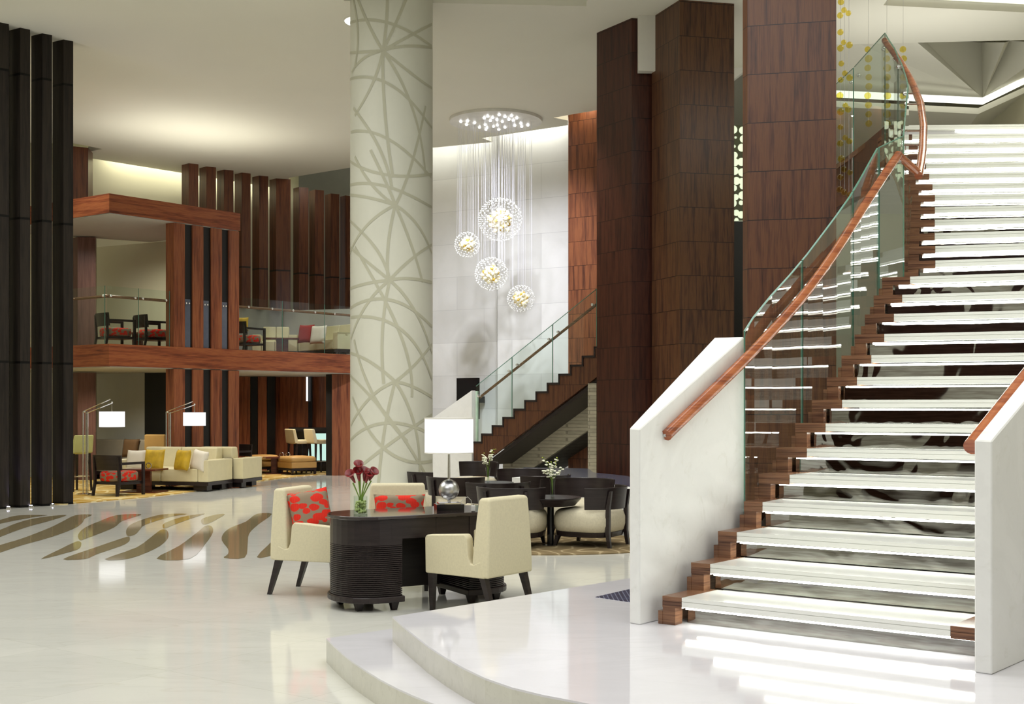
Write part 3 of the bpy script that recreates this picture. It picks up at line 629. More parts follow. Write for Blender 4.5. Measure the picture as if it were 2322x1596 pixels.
# stringers and soffit
def skirt(side, mat, name, lo, hi, th):
    for i in range(NS):
        a = Lp[i]+D[i]*(Wd[i]*side); b = Lp[i+1]+D[i+1]*(Wd[i+1]*side)
        if i == NS-1: b = a+Vector((0, .3))
        d = (b-a).normalized(); nn = Vector((-d.y, d.x))*th*(1 if side == 0 else -1)
        zb0 = max(Z0+.0005, zt(i+1)-lo); zb1 = max(Z0+.0005, zt(i+2)-lo)
        prism(bm, [a, b, b+nn, a+nn], [zb0, zb1, zb1, zb0], [zt(i+1)-hi]*4)
bm = B(); skirt(0, W_STEP, '', .42, .09, .03); obj('left_stringer', bm, W_STEP, stair, world=True)
bm = B(); skirt(1, W_STEP, '', .42, .09, .03); obj('right_stringer', bm, W_STEP, stair, world=True)
bm = B(); vs = []
for i in range(3, NS):
    z = zt(i+1)-.36; a = Lp[i]; b = a+D[i]*Wd[i]; vs.append((bm.verts.new((a.x, a.y, z)), bm.verts.new((b.x, b.y, z)), bm.verts.new((b.x, b.y, z-.04)), bm.verts.new((a.x, a.y, z-.04))))
for p, q in zip(vs, vs[1:]):
    for k in range(4): bm.faces.new((p[k], p[(k+1) % 4], q[(k+1) % 4], q[k]))
obj('soffit', bm, GREYP, stair, world=True)
# path interpolation
def path(n, off=0.0):
    i = max(0, min(NS-1.001, n-1)); k = int(i); f = i-k
    p = Lp[k].lerp(Lp[k+1], f); d = D[k].lerp(D[k+1], f); return p+d*off
def zn(n): return Z0+n*RISE
joints = [4.35, 7.7, 11.3, 14.03, 15.03, 17.5, 20.6, 24, 27]
for a, b in zip(joints, joints[1:]):
    ns = [a+.03]+[k for k in range(math.ceil(a+.05), math.floor(b-.05)+1)]+[b-.03]
    bm = B(); rings = []
    for n in ns:
        p = path(n, -.03); d = D[int(min(NS-1, n-1))]
        rings.append([(p.x, p.y, zn(n)-.30), (p.x-d.x*.014, p.y-d.y*.014, zn(n)-.30), (p.x-d.x*.014, p.y-d.y*.014, zn(n)+1.07), (p.x, p.y, zn(n)+1.07)])
    loft(bm, rings); g = obj('glass_panel', bm, GLASS2, stair, world=True)
    bm = B()
    for r in (rings[0], rings[-1]):
        c = Vector(r[0]); e = Vector(r[3]); o = (Vector(r[1])-c)*.8; tt = Vector((0, .004, 0)); extr(bm, [c+o*.1, c+o, e+o, e+o*.1], tt)
    for r1, r2 in zip(rings, rings[1:]):
        extr(bm, [Vector(r1[3]), Vector(r1[2]), Vector(r2[2]), Vector(r2[3])], (0, 0, .006))
    obj('glass_edge', bm, EDGE, g, world=True)
# lower handrail
rp = [(*path(1, .0), zn(1)+.89)]
q0 = path(1)-Vector((.07, .09)); rp = [(q0.x, q0.y, zn(1)+.80)]
for k in range(1, 59):
    n = 1+k*.24
    if n > 15: break
    p = path(n, .045); rp.append((p.x, p.y, zn(n)+.89))
tab = [(1030, 1468), (996, 1500), (881, 1622), (803, 1703), (744, 1757), (700, 1800), (640, 1846), (570, 1896), (465, 1961), (377, 2018), (338, 2046)]
ysm = [7.36, 7.6, 7.84, 8.07, 8.30, 8.53, 8.75, 8.95, 9.14, 9.32, 9.50, 9.68, 9.86, 10.05, 10.26]
rp = []
for k in range(40):
    n = .3+14.7*k/39; f = max(0, min(13.999, n-1)); i0 = int(f); Y = ysm[i0]+(ysm[i0+1]-ysm[i0])*(n-1-i0)
    zz = zn(n)+.89; py = CY-(zz-H)*F/Y
    for (ya, xa), (yb, xb) in zip(tab, tab[1:]):
        if py >= yb or yb == 338: px = xa+(xb-xa)*(ya-py)/(ya-yb); break
    rp.append((X(px, Y), Y, zz))
for _ in range(6):
    rp = [rp[0]]+[tuple((rp[i-1][j]+2*rp[i][j]+rp[i+1][j])/4 for j in range(3)) for i in range(1, len(rp)-1)]+[rp[-1]]
rp = [q for q in rp if q[0]/q[1]*F+CX > 1499]
bm = B(); tube(bm, rp, .036, 16); hr = obj('handrail', bm, W_RAIL, stair, True, world=True)
k0 = Vector(rp[-1]); k1 = at(2085, 395, 10.5)
bm = B(); tube(bm, [k0, k1], .034, 14); obj('handrail_link', bm, W_RAIL, stair, True, world=True)
up = [at(2083, 398, 10.45)]+[at(x, y, Y) for x, y, Y in [(2088, 372, 10.65), (2092, 342, 10.9), (2094.5, 289, 11.4), (2088, 237, 12.0), (2069.5, 189.5, 12.6), (2043, 142, 13.25), (2022, 113, 13.75), (2006, 92, 14.14)]]
bm = B(); tube(bm, up, .036, 14); obj('upper_handrail', bm, W_RAIL, stair, True, world=True)
def rail_at(n):
    best = min(rp, key=lambda q: abs((q[0]-path(n).x))+abs(q[1]-path(n).y)); return Vector(best)
for n in (7.3, 8.1, 10.9, 11.7, 14.2, 14.8):
    q = rail_at(n); p = path(n, -.05)
    bm = B(); tube(bm, [(p.x, p.y, q.z-.03), (q.x, q.y, q.z-.03)], .011, 8); tube(bm, [(p.x-.002, p.y, q.z-.03), (p.x+.035, p.y-.012, q.z-.03)], .026, 14)
    obj('rail_bracket', bm, CHROME, stair, True, world=True)
for n in (16.9, 17.9, 20.2, 21.1, 23.6, 24.6, 26.6):
    q = min(up, key=lambda q: abs(q.y-path(n).y)); zz = zn(n)+.93; p = path(n, -.05); f = None
    for c, e in zip(up, up[1:]):
        if c.y <= p.y <= e.y: f = c.lerp(e, (p.y-c.y)/(e.y-c.y))
    if f is None: f = up[-1]
    bm = B(); tube(bm, [(p.x, p.y, f.z-.02), (f.x, f.y, f.z-.02)], .011, 8); ball(bm, (p.x, p.y, f.z-.02), .024, 10, 6); obj('rail_bracket', bm, CHROME, stair, True, world=True)
# upper landing
fe = [(*path(27, -.03),), (4.385, 15.0), (4.40, 15.6), (4.41, 16.2), (4.37, 17.2), (4.2, 18.5)]
bm = B(); rings = [[(x, y, 4.26), (x+.05, y, 4.26), (x+.05, y, 4.89), (x, y, 4.89)] for x, y in fe]; loft(bm, rings); tag(obj('landing_fascia', bm, W_DEEP), 'curved dark brown edge of the upper landing behind the stair glass', 'fascia')
bm = B(); prism(bm, [(x+.051, y) for x, y in fe]+[(9.3, 18.5), (9.3, 14.2), (path(27, 2.1).x, 14.2)], 4.55, 4.885); struct('floor_landing', bm, PLATM)
lg = thing('landing_balustrade', 'pale green glass panels with clear corners on the upper landing', 'balustrade', (*fe[0], 4.89))
for (a, b) in [(0, 2), (2, 4)]:
    p, q = Vector(fe[a]), Vector(fe[b]); d = (q-p).normalized(); n = Vector((-d.y, d.x))*.006; p = p+d*.02; q = q-d*.02
    bm = B(); prism(bm, [p+n, q+n, q-n, p-n], 4.30, 5.97); g = obj('glass_pane', bm, GLASS2, lg, world=True)
    bm = B(); prism(bm, [p+n, p+d*.008+n, p+d*.008-n, p-n], 4.30, 5.972); prism(bm, [p+n, q+n, q-n, p-n], 5.971, 5.976); obj('pane_edge', bm, EDGE, g, world=True)
    for k in (.1, .9):
        c = p.lerp(q, k); bm = B(); ball(bm, (c.x+.02, c.y, 5.83), .028, 10, 6); obj('glass_fixing', bm, CHROME, g, True, world=True)

# marble parapets
def parapet(name, label, pts, ztops):
    bm = B(); prism(bm, pts, Z0, ztops); bevel(bm, .006, 1); return tag(obj(name, bm, PARM), label, 'parapet')
w1 = Vector((.767, 7.28)); w2v = Vector((1.576, 8.23)); dd = (w2v-w1).normalized(); nl = Vector((-dd.y, dd.x))
parapet('stair_parapet', 'white marble sloping parapet at the left foot of the grand staircase', [w1, w2v, Vector((1.39, 8.33)), Vector((.711, 7.34))], [1.475, 2.085, 2.085, 1.48])
r1 = Vector((2.28, 5.98)); rd = Vector((.65, .76)).normalized(); rn = Vector((rd.y, -rd.x))
parapet('stair_parapet', 'white marble sloping parapet at the right foot of the staircase, cut by the picture edge', [r1, r1+rn*.085, r1+rn*.13+rd*2.2, r1+rd*2.2], [1.445, 1.442, 2.37, 2.37])
for (x, y), n in (((1500, 985), 1.25), ((1664, 822), 3.6)):
    q = rail_at(n); c = Vector((q.x, q.y, q.z)); s = Vector((nl.x, nl.y, 0))*.115
    bm = B(); tube(bm, [c, c+s], .010, 8); tube(bm, [c+s*.88, c+s*.98], .024, 14); obj('rail_bracket', bm, CHROME, stair, True, world=True)
e0 = at(2203, 1013, 6.12); e1 = e0+Vector((rd.x*2.1, rd.y*2.1, .92))
rr = thing('handrail', 'right handrail end peeking out beside the right marble parapet', 'handrail', tuple(e0))
bm = B(); tube(bm, [e0, e1], .042, 16); obj('rail', bm, W_RAIL, rr, True, world=True)
bm = B()
for k in (.3, 1.5):
    c = e0+(e1-e0)*(k/2.3); tube(bm, [c, c+Vector((rn.x*.1, rn.y*.1, 0))], .01, 8)
obj('bracket', bm, CHROME, rr, True, world=True)

# ================================================================== BACK STAIR
bs = thing('back_staircase', 'distant wood sided straight staircase rising right beside the marble wall', 'staircase', (-.79, 25, 0))
a0 = Vector((-.79, 25.0)); a1 = Vector((1.9, 22.98)); ud = (a1-a0).normalized(); un = Vector((.6, .8)); GO = .275
def bp(s, t=0): p = a0+ud*s+un*t; return (p.x, p.y)
prof = [(0, 0.0)]
steps = []
s = 0
for k in range(13):
    steps.append((s, .89+.17*k)); s += (.20 if k == 0 else GO)
top = [(0, .89)]
for k in range(1, 13): top += [(steps[k][0], steps[k-1][1]), (steps[k][0], steps[k][1])]
end = steps[-1][0]+GO; top += [(end, steps[-1][1])]
slope = .62
def under(s): return .28+slope*s if s > 0 else .28
bot = [(end, under(end)), (0.45, .55), (0, .28)]
def side(poly, t0, t1, m, name, par):
    bm = B(); extr(bm, [(*bp(s, t0), z) for s, z in poly], (un.x*(t1-t0), un.y*(t1-t0), 0)); return obj(name, bm, m, par, world=True)
sd = side(top+[(end, .62+.62*(end-.5)), (.35, .52), (.35, .005), (0, .005)], 0, .06, W_COL, 'stringer', bs)
# trims along the stepped edge
bm = B()
for (s0, z0_), (s1, z1_) in zip(top, top[1:]):
    for_t = [(*bp(s0, -.012), z0_), (*bp(s1, -.012), z1_)]
    if abs(z1_-z0_) < 1e-6: extr(bm, [(*bp(s0, -.012), z0_+.004), (*bp(s1+.035, -.012), z0_+.004), (*bp(s1+.035, -.012), z0_-.035), (*bp(s0, -.012), z0_-.035)], (un.x*.1, un.y*.1, 0))
    else: extr(bm, [(*bp(s0, -.012), z0_), (*bp(s0+.035, -.012), z0_), (*bp(s0+.035, -.012), z1_), (*bp(s0, -.012), z1_)], (un.x*.1, un.y*.1, 0))
obj('edge_trim', bm, W_ESP, bs, world=True)
bm = B()
for k, (s0, z_) in enumerate(steps):
    s1 = steps[k+1][0] if k < 12 else end
    extr(bm, [(*bp(s0, .1), z_), (*bp(s1+.02, .1), z_), (*bp(s1+.02, .1), z_-.17), (*bp(s0, .1), z_-.17)], (un.x*1.3, un.y*1.3, 0))
obj('steps', bm, WHITEP, bs, world=True)
bm = B(); a, b = .35, end; extr(bm, [(*bp(a, .06), .50), (*bp(b, .06), .60+.62*(b-.5)), (*bp(b, .06), .52+.62*(b-.5)), (*bp(a, .06), .42)], (un.x*.80, un.y*.80, 0)); obj('underside', bm, DARKV if False else W_ESP, bs, world=True)
bm = B(); extr(bm, [(*bp(.1, .86), .42), (*bp(b, .86), .6+.62*(b-.5)), (*bp(b, .86), .299+.578*(b-.79)), (*bp(.3, .86), .0), (*bp(.1, .86), 0)], (un.x*.06, un.y*.06, 0)); obj('stone_face', bm, STONE, bs, world=True)
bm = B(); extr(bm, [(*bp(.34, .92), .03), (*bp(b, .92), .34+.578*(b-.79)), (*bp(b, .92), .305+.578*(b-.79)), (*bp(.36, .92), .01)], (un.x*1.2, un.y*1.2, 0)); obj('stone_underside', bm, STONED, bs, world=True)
bm = B(); p = X(1333, 22.9); q = X(1352, 22.9); prism(bm, [(p, 22.9), (q, 22.88), (q+.1, 23.3), (p+.05, 23.3)], 0, 2.05); tag(obj('stone_pier', bm, STONE), 'narrow pale stone clad pier under the back staircase', 'pier')
# its glass and rail
bg = [(.06, 1), (.96, 1), (1.89, 1), (2.9, 1)]
def tz(s): return .89+.62*(s-.0)+.02
js = [.03, .97, 1.97, 3.0, end]
for a, b in zip(js, js[1:]):
    z_a, z_b = tz(a), tz(b)
    bm = B(); extr(bm, [(*bp(a+.01, .04), z_a-.25), (*bp(b-.01, .04), z_b-.25), (*bp(b-.01, .04), z_b+1.1), (*bp(a+.01, .04), z_a+1.1)], (un.x*.012, un.y*.012, 0)); g = obj('glass_pane', bm, GLASS, bs, world=True)
    bm = B(); extr(bm, [(*bp(b-.022, .038), z_b-.25), (*bp(b-.008, .038), z_b-.25), (*bp(b-.008, .038), z_b+1.1), (*bp(b-.022, .038), z_b+1.1)], (un.x*.016, un.y*.016, 0))
    extr(bm, [(*bp(a, .04), z_a+1.1), (*bp(b, .04), z_b+1.1), (*bp(b, .04), z_b+1.112), (*bp(a, .04), z_a+1.112)], (un.x*.012, un.y*.012, 0)); obj('pane_edge', bm, EDGE, g, world=True)
bm = B(); tube(bm, [(*bp(.05, .14), tz(.05)+.86), (*bp(end, .14), tz(end)+.86)], .028, 10); obj('handrail', bm, W_STEP, bs, True, world=True)
for s in (.1, .9, 1.1, 1.88, 2.1, 2.9):
    bm = B(); tube(bm, [(*bp(s, .02), tz(s)+.86), (*bp(s, .14), tz(s)+.86)], .012, 8); ball(bm, (*bp(s, .02), tz(s)+.86), .03, 10, 6); obj('bracket', bm, CHROME, bs, True, world=True)
pe = [a0+Vector((-.04, .01)), a0+Vector((-.90, .65))]
bm = B(); nn = Vector((.6, .8))*.12
prism(bm, [pe[0], pe[1], pe[1]+nn, pe[0]+nn], 0, [1.945, 1.36, 1.36, 1.945]); tag(obj('back_parapet', bm, PARM), 'pale sloping marble parapet at the foot of the back staircase', 'parapet')
bm = B(); extr(bm, [(*bp(.0, .06), .89), (*bp(.05, .06), .89), (*bp(.05, .06), 1.93), (*bp(.0, .06), 1.93)], (un.x*.04, un.y*.04, 0))
tag(obj('glass_end_panel', bm, plain('frosted_green_glass', srgb(206, 226, 208), .3)), 'pale green upright strip where the back parapet meets the stair glass', 'glass panel')
# black screen on the marble wall
tv = thing('wall_screen', 'black flat screen on the marble wall behind the back staircase', 'screen', (X(1060, 27.9), 27.9, 1.6))
bm = B(); p0, p1_ = (X(1035, 27.9), 27.95), (X(1082, 27.75), 27.6)
d = Vector((p1_[0]-p0[0], p1_[1]-p0[1])).normalized(); n = Vector((-d.y, d.x))
prism(bm, [p0, p1_, (p1_[0]+n.x*.1, p1_[1]+n.y*.1), (p0[0]+n.x*.1, p0[1]+n.y*.1)], Z(950, 27.8), Z(857, 27.8)); obj('display', bm, BLACK, tv, world=True)
bm = B(); c = Vector(((p0[0]+p1_[0])/2, (p0[1]+p1_[1])/2)); prism(bm, [c+n*.1+d*.05, c+n*.1-d*.05, c+n*.62-d*.05, c+n*.62+d*.05], 1.7, 1.85); obj('wall_bracket', bm, BLACK, tv, world=True)

# pool rim, water feature
bm = B(); rim = [(.0, 17.3), (X(1250, 16.6), 16.6), (X(1345, 15.96), 15.96), (X(1440, 14.7), 14.7), (2.2, 13.9)]
for a, b in zip(rim, rim[1:]):
    prism(bm, [a, b, (b[0]+.12, b[1]+.2), (a[0]+.12, a[1]+.2)], 0, .60)
tag(obj('pool_rim', bm, PARM), 'low white marble wall around the tiled pool, behind the cafe chairs', 'low wall')
bm = B(); prism(bm, [(.15, 17.45), (X(1250, 16.6)+.13, 16.8), (X(1345, 15.96)+.13, 16.15), (X(1440, 14.7)+.13, 14.9), (1.9, 15.2), (1.75, 18.4), (1.3, 19.4), (1.3, 20.6), (.2, 21)], .5, .56); tag(obj('mosaic_pool', bm, MOSAIC), 'blue mosaic tiled pool surface under the back staircase', 'pool')

# ================================================================== CHANDELIER
Yc = 25.5; cx = X(1124, Yc)
ch = thing('chandelier', 'cascading crystal globe chandelier under a round ceiling plate by the marble wall', 'chandelier', (cx, Yc, CZ))
bm = B(); lathe(bm, [(.97, CZ-.06), (.97, CZ-.001)], (cx, Yc, 0), 64); obj('ceiling_plate', bm, plain('white_plate', srgb(224, 222, 216), .35), ch, True, world=True)
sp = [(1045, 277), (1060, 276), (1058, 284), (1076, 280), (1087, 290), (1098, 269), (1106, 265), (1117, 268), (1100, 284), (1112, 275), (1127, 273), (1132, 262), (1145, 266), (1139, 277), (1154, 272), (1160, 264), (1172, 269), (1164, 274), (1119, 288), (1128, 285), (1131, 295), (1102, 295), (1104, 291), (1145, 290), (1167, 286), (1181, 281), (1183, 288), (1197, 285)]
for x, y in sp:
    Yq = (CZ-.08-H)*F/(CY-y); xx = X(x, Yq)
    if (xx-cx)**2+(Yq-Yc)**2 > .92**2:
        s_ = .9/math.hypot(xx-cx, Yq-Yc); xx = cx+(xx-cx)*s_; Yq = Yc+(Yq-Yc)*s_
    bm = B(); lathe(bm, [(.024, CZ-.085), (.024, CZ-.06)], (xx, Yq, 0), 10); obj('spot_bulb', bm, SPOTE, ch, world=True)
WIRE = plain('steel_wire', srgb(214, 214, 220), .4, 0)
def fib(n):
    for i in range(n):
        z = 1-2*(i+.5)/n; r = math.sqrt(1-z*z); a = i*2.39996
        yield Vector((r*math.cos(a), r*math.sin(a), z))
INB = plain('globe_inner_glass', srgb(226, 218, 184), .2); 
tI = INB.node_tree; pb = tI.nodes['Principled BSDF']; pb.inputs['Emission Color'].default_value = (1, .95, .72, 1); pb.inputs['Emission Strength'].default_value = .12
INY = plain('globe_amber_glass', srgb(214, 180, 84), .2)
BEADS = plain('crystal_bead_white', srgb(232, 232, 228), .1); BEADS.node_tree.nodes['Principled BSDF'].inputs['Emission Color'].default_value = (1, 1, .96, 1); BEADS.node_tree.nodes['Principled BSDF'].inputs['Emission Strength'].default_value = .05
for gi, (px, py, pr, Yg) in enumerate([(1134, 498, 50, 25.3), (1059, 555, 29, 25.7), (1114, 621, 38, 25.0), (1181, 677, 31, 25.4)]):
    c = at(px, py, Yg); r = pr*Yg/F
    bm = B(); 
    for d in fib(int(40*(r/.46)**2)+22): 
        k = r*(.30+.28*random.random()); ball(bm, c+d*k, .045*random.uniform(.8, 1.2), 8, 6)
    g = obj('crystal_globe', bm, INB, ch, True, world=True)
    bm = B()
    for d in fib(int(300*(r/.46)**1.5)+60): bmesh.ops.create_icosphere(bm, subdivisions=1, radius=.0145, matrix=Matrix.Translation(c+d*r*random.uniform(.95, 1)))
    o = obj('bead_shell', bm, BEADS, g, world=True); o['kind'] = 'stuff'
    bm = B()
    for d in fib(12): ball(bm, c+d*r*.46, .04, 8, 6)
    o = obj('amber_glass', bm, INY, g, True, world=True); o['kind'] = 'stuff'
    bm = B()
    for k in range(int(26*r/.46)+6):
        a = random.random()*6.28; q = r*math.sqrt(random.random())*.95; x0 = c.x+q*math.cos(a); y0 = c.y+q*math.sin(a)
        x1 = max(cx-.8, min(cx+.8, x0)); y1 = max(Yc-.5, min(Yc+.5, y0))
        tube(bm, [(x0, y0, c.z+math.sqrt(max(0, r*r-q*q))), (x1, y1, CZ-.06)], .0022, 3)
    o = obj('hanging_wires', bm, WIRE, g, world=True)
# amber ball strands
def strand(label, px, Y, ys, r, grp):
    x = X(px, Y); s = thing('ball_strand', label, 'hanging ornament', (x, Y, CZ), 0, grp)
    bm = B(); tube(bm, [(x, Y, CZ+.1), (x, Y, Z(ys[-1], Y))], .002, 4); obj('wire', bm, WIRE, s, world=True)
    for k, y in enumerate(ys):
        bm = B(); ball(bm, (x+random.uniform(-.01, .01), Y, Z(y, Y)), r*random.uniform(.85, 1.1), 14, 10); obj('glass_ball', bm, AMBER, s, True, world=True)
GS = 'strands of amber glass balls'
strand('strand of amber glass balls nearest the wood column', 1906, 13.4, [4, 35, 73, 109, 144, 181, 217, 253, 288, 325, 360, 402, 430], .037, GS)
strand('middle strand of amber glass balls beside the wood column', 1915, 13.7, [23, 96, 166, 239, 312, 384, 436], .036, GS)
strand('right strand of amber glass balls, furthest from the wood column', 1925, 13.55, [30, 102, 176, 248, 320, 391, 442], .036, GS)
for k, (px, Y) in enumerate([(1969, 17.0), (2011, 17.3), (2048, 17.6)]):
    strand('strand of pale glass balls seen through the landing glass, %s' % ['leftmost of three', 'middle of three', 'rightmost of three'][k], px, Y, [112+21*j for j in range(9)], .05, 'pale ball strands behind the landing glass')

# ================================================================== FURNITURE BUILDERS
def pillow_bm(w_, h_, t_, M, pinch=.12, N=14):
    bm = B(); g = {}
    for sgn in (1, -1):
        for i in range(N+1):
            for j in range(N+1):
                a, b = 2*i/N-1, 2*j/N-1; e = max(abs(a), abs(b))
                if e > .999 and sgn == -1: g[i, j, -1] = g[i, j, 1]; continue
                q = (1-a**4)*(1-b**4); px = a*w_/2*(1-pinch*(1-b*b)*abs(a)**3*.6); py = b*h_/2*(1-pinch*(1-a*a)*abs(b)**3*.6)
                g[i, j, sgn] = bm.verts.new(M @ Vector((px, sgn*t_/2*math.sqrt(max(0, q))**.9, py)))
        for i in range(N):
            for j in range(N):
                f = [g[i, j, sgn], g[i+1, j, sgn], g[i+1, j+1, sgn], g[i, j+1, sgn]]
                try: bm.faces.new(f if sgn < 0 else f[::-1])
                except ValueError: pass
    return bm
def cushion(name, label, w_, h_, t_, loc, rz, lean, mat, group=None, roll=0):
    M = Matrix.Rotation(lean, 4, 'X') @ Matrix.Rotation(roll, 4, 'Y')
    o = obj(name, pillow_bm(w_, h_, t_, M), mat, None, 'all'); o.location = loc; o.rotation_euler = (0, 0, rz)
    tag(o, label, 'cushion', group); return o

def desk_chair(label, loc, rz, group):
    t = thing('upholstered_armchair', label, 'chair', (*loc, 0), rz, group)
    bm = B(); box(bm, -.215, .215, -.22, .285, .305, .47); bevel(bm, .03, 3); obj('seat', bm, FAB, t, True)
    for s in (-1, 1):
        x0, x1 = (s*.205, s*.285)
        bm = B(); prof = [(.30, .30), (.305, .58), (.29, .60), (-.10, .628), (-.125, .60), (-.14, .45), (-.16, .405), (-.19, .40), (-.26, .43), (-.30, .30)]
        extr(bm, [(x0, y, z) for y, z in prof], (x1-x0, 0, 0)); bevel(bm, .012, 2); obj('armrest', bm, FAB, t, True)
    bm = B(); rings = []
    for z, yf, yb, hw in ((.302, -.17, -.335, .285), (.45, -.175, -.335, .28), (.60, -.185, -.332, .27), (.75, -.195, -.328, .258), (.885, -.21, -.322, .247), (.91, -.22, -.312, .24)):
        rings.append([(-hw, yb, z), (hw, yb, z), (hw, yf, z), (-hw, yf, z)])
    loft(bm, rings); bevel(bm, .018, 3); obj('backrest', bm, FAB, t, True)
    for sx in (-1, 1):
        bm = B(); taper(bm, (sx*.245, .262), (sx*.245, .262, .015)[:2]+(.0,) and (sx*.245, .262), 0, 0) if False else loft(bm, [[(sx*.245+dx*h, .258+dy*h, z) for dx, dy in ((-1, -1), (1, -1), (1, 1), (-1, 1))] for h, z in ((.016, 0), (.027, .302))]); obj('leg', bm, W_ESP, t)
        bm = B(); loft(bm, [[(sx*.245+dx*h, y+dy*h, z) for dx, dy in ((-1, -1), (1, -1), (1, 1), (-1, 1))] for h, y, z in ((.016, -.36, 0), (.027, -.265, .302))]); obj('leg', bm, W_ESP, t)
    return t
def sect(a0, a1, r0, r1, n=20, ex=1.0):
    return [(r0*math.cos(a0+(a1-a0)*k/n), r0*math.sin(a0+(a1-a0)*k/n)) for k in range(n+1)]+[(r1*math.cos(a1-(a1-a0)*k/n), r1*math.sin(a1-(a1-a0)*k/n)) for k in range(n+1)]
def curved_panel(bm, r, th, a0, a1, z0, z1, lean=.03, n=22):
    rings = []
    for k in range(n+1):
        a = a0+(a1-a0)*k/n; c, s = math.cos(a), math.sin(a); rb, rt = r, r+lean
        rings.append([(rb*c, rb*s, z0), ((rb+th)*c, (rb+th)*s, z0), ((rt+th)*c, (rt+th)*s, z1), (rt*c, rt*s, z1)])
    loft(bm, rings)
def squircle(r, z, n=32, p=3.2):
    return [(r*math.copysign(abs(math.cos(2*math.pi*k/n))**(2/p), math.cos(2*math.pi*k/n)), r*math.copysign(abs(math.sin(2*math.pi*k/n))**(2/p), math.sin(2*math.pi*k/n)), z) for k in range(n)]
def tub_chair(label, group):
    t = thing('tub_chair', label, 'chair', (0, 0, 0), 0, group)
    bm = B(); loft(bm, [squircle(r, z) for r, z in ((.335, .165), (.355, .18), (.372, .25), (.372, .33), (.355, .385), (.32, .415), (.22, .432), (.02, .437))]); obj('seat', bm, SEATF, t, 'all')
    bm = B(); loft(bm, [squircle(.345, .115), squircle(.355, .17)]); obj('base_frame', bm, W_ESP, t)
    for sx in (-1, 1):
        bm = B(); loft(bm, [[(sx*x+dx*h, y+dy*h, z) for dx, dy in ((-1, -1), (1, -1), (1, 1), (-1, 1))] for x, y, h, z in ((.29, .30, .016, 0), (.27, .27, .028, .12))]); obj('leg', bm, W_ESP, t)
        bm = B(); loft(bm, [[(sx*x+dx*h, y+dy*h, z) for dx, dy in ((-1, -1), (1, -1), (1, 1), (-1, 1))] for x, y, h, z in ((.24, -.37, .018, 0), (.235, -.345, .024, .17), (.235, -.35, .022, .45), (.24, -.385, .016, .64))]); obj('leg', bm, W_ESP, t)
    bm = B(); curved_panel(bm, .385, .02, R(198), R(342), .43, .68); bevel(bm, .004, 1); obj('backrest', bm, W_ESP, t, True)
    return t
def floral_chair(label, group):
    t = thing('floral_armchair', label, 'chair', (0, 0, 0), 0, group)
    bm = B(); loft(bm, [squircle(r, z) for r, z in ((.26, .25), (.285, .27), (.292, .34), (.285, .41), (.26, .43), (.02, .445))]); obj('seat', bm, FLORAL, t, 'all')
    bm = B(); box(bm, -.30, .30, -.27, .29, .20, .25); obj('base_frame', bm, W_ESP, t)
    for sx in (-1, 1):
        bm = B(); box(bm, sx*.315-.02, sx*.315+.02, .25, .30, 0, .60); obj('leg', bm, W_ESP, t)
        bm = B(); loft(bm, [[(sx*.29+dx*.02, y+dy*.022, z) for dx, dy in ((-1, -1), (1, -1), (1, 1), (-1, 1))] for y, z in ((-.34, 0), (-.29, .25), (-.31, .70))]); obj('leg', bm, W_ESP, t)
        bm = B(); box(bm, sx*.315-.018, sx*.315+.018, -.29, .30, .555, .60); obj('armrest', bm, W_ESP, t)
    bm = B(); n = 14; rings = []
    for k in range(n+1):
        u_ = 2*k/n-1; y = -.335+.06*u_*u_; rings.append([(u_*.33, y, .46), (u_*.33, y+.022, .46), (u_*.34, y-.01, .73), (u_*.34, y-.032, .73)])
    loft(bm, rings); obj('backrest', bm, W_ESP, t)
    return t
def round_table(label, loc):
    t = thing('round_cafe_table', label, 'table', (*loc, 0), 0, 'round cafe tables')
    bm = B(); lathe(bm, [(.28, .475), (.345, .545), (.355, .56), (.355, .57), (.0, .57)], seg=48); obj('tabletop', bm, W_TT, t, True)
    bm = B(); lathe(bm, [(.20, 0), (.20, .012), (.04, .022), (.038, .47), (.09, .475)], seg=24); obj('pedestal', bm, BLACK, t, True)
    return t
def orchid_vase(label, loc, z, sc_):
    t = thing('orchid_vase', label, 'vase', (*loc, z), 0, 'orchid vases on the cafe tables')
    bm = B(); lathe(bm, [(.018, .002), (.02, .01), (.022, .10), (.035, .20), (.033, .20), (.02, .10), (.016, .012), (0, .012)], seg=16); obj('glass_vase', bm, VGLASS, t, True)
    rnd = random.Random(hash(label) % 1000 if False else len(label)); 
    sb, fb, gb = B(), B(), B()
    for k in range(7):
        a = rnd.random()*6.28; sp_ = rnd.uniform(.04, .13)*sc_; hh = rnd.uniform(.30, .46)
        pts = [(0, 0, .03), (.01*math.cos(a), .01*math.sin(a), .2), (sp_*.5*math.cos(a), sp_*.5*math.sin(a), hh*.8), (sp_*math.cos(a), sp_*math.sin(a), hh)]
        tube(sb, pts, .0025, 5)
        for j in range(8):
            f = .45+.55*j/7; p = Vector(pts[2]).lerp(Vector(pts[3]), (f-.45)/.55*1.0)+Vector((rnd.uniform(-.025, .025), rnd.uniform(-.025, .025), rnd.uniform(-.03, .01)))
            tgt = gb if (p.z > .38 and rnd.random() < .7) else fb
            for m in range(4 if tgt is fb else 1):
                aa = m*1.57+rnd.random(); ball(tgt, p+Vector((.009*math.cos(aa), .009*math.sin(aa), .004*rnd.uniform(-1, 1))), .011 if tgt is fb else .009, 6, 5, (1, 1, .7))
    obj('stems', sb, STEM, t, True); o = obj('blossoms', fb, ORCH, t, True); o['kind'] = 'stuff'; o = obj('buds', gb, ORCG, t, True); o['kind'] = 'stuff'
    return t

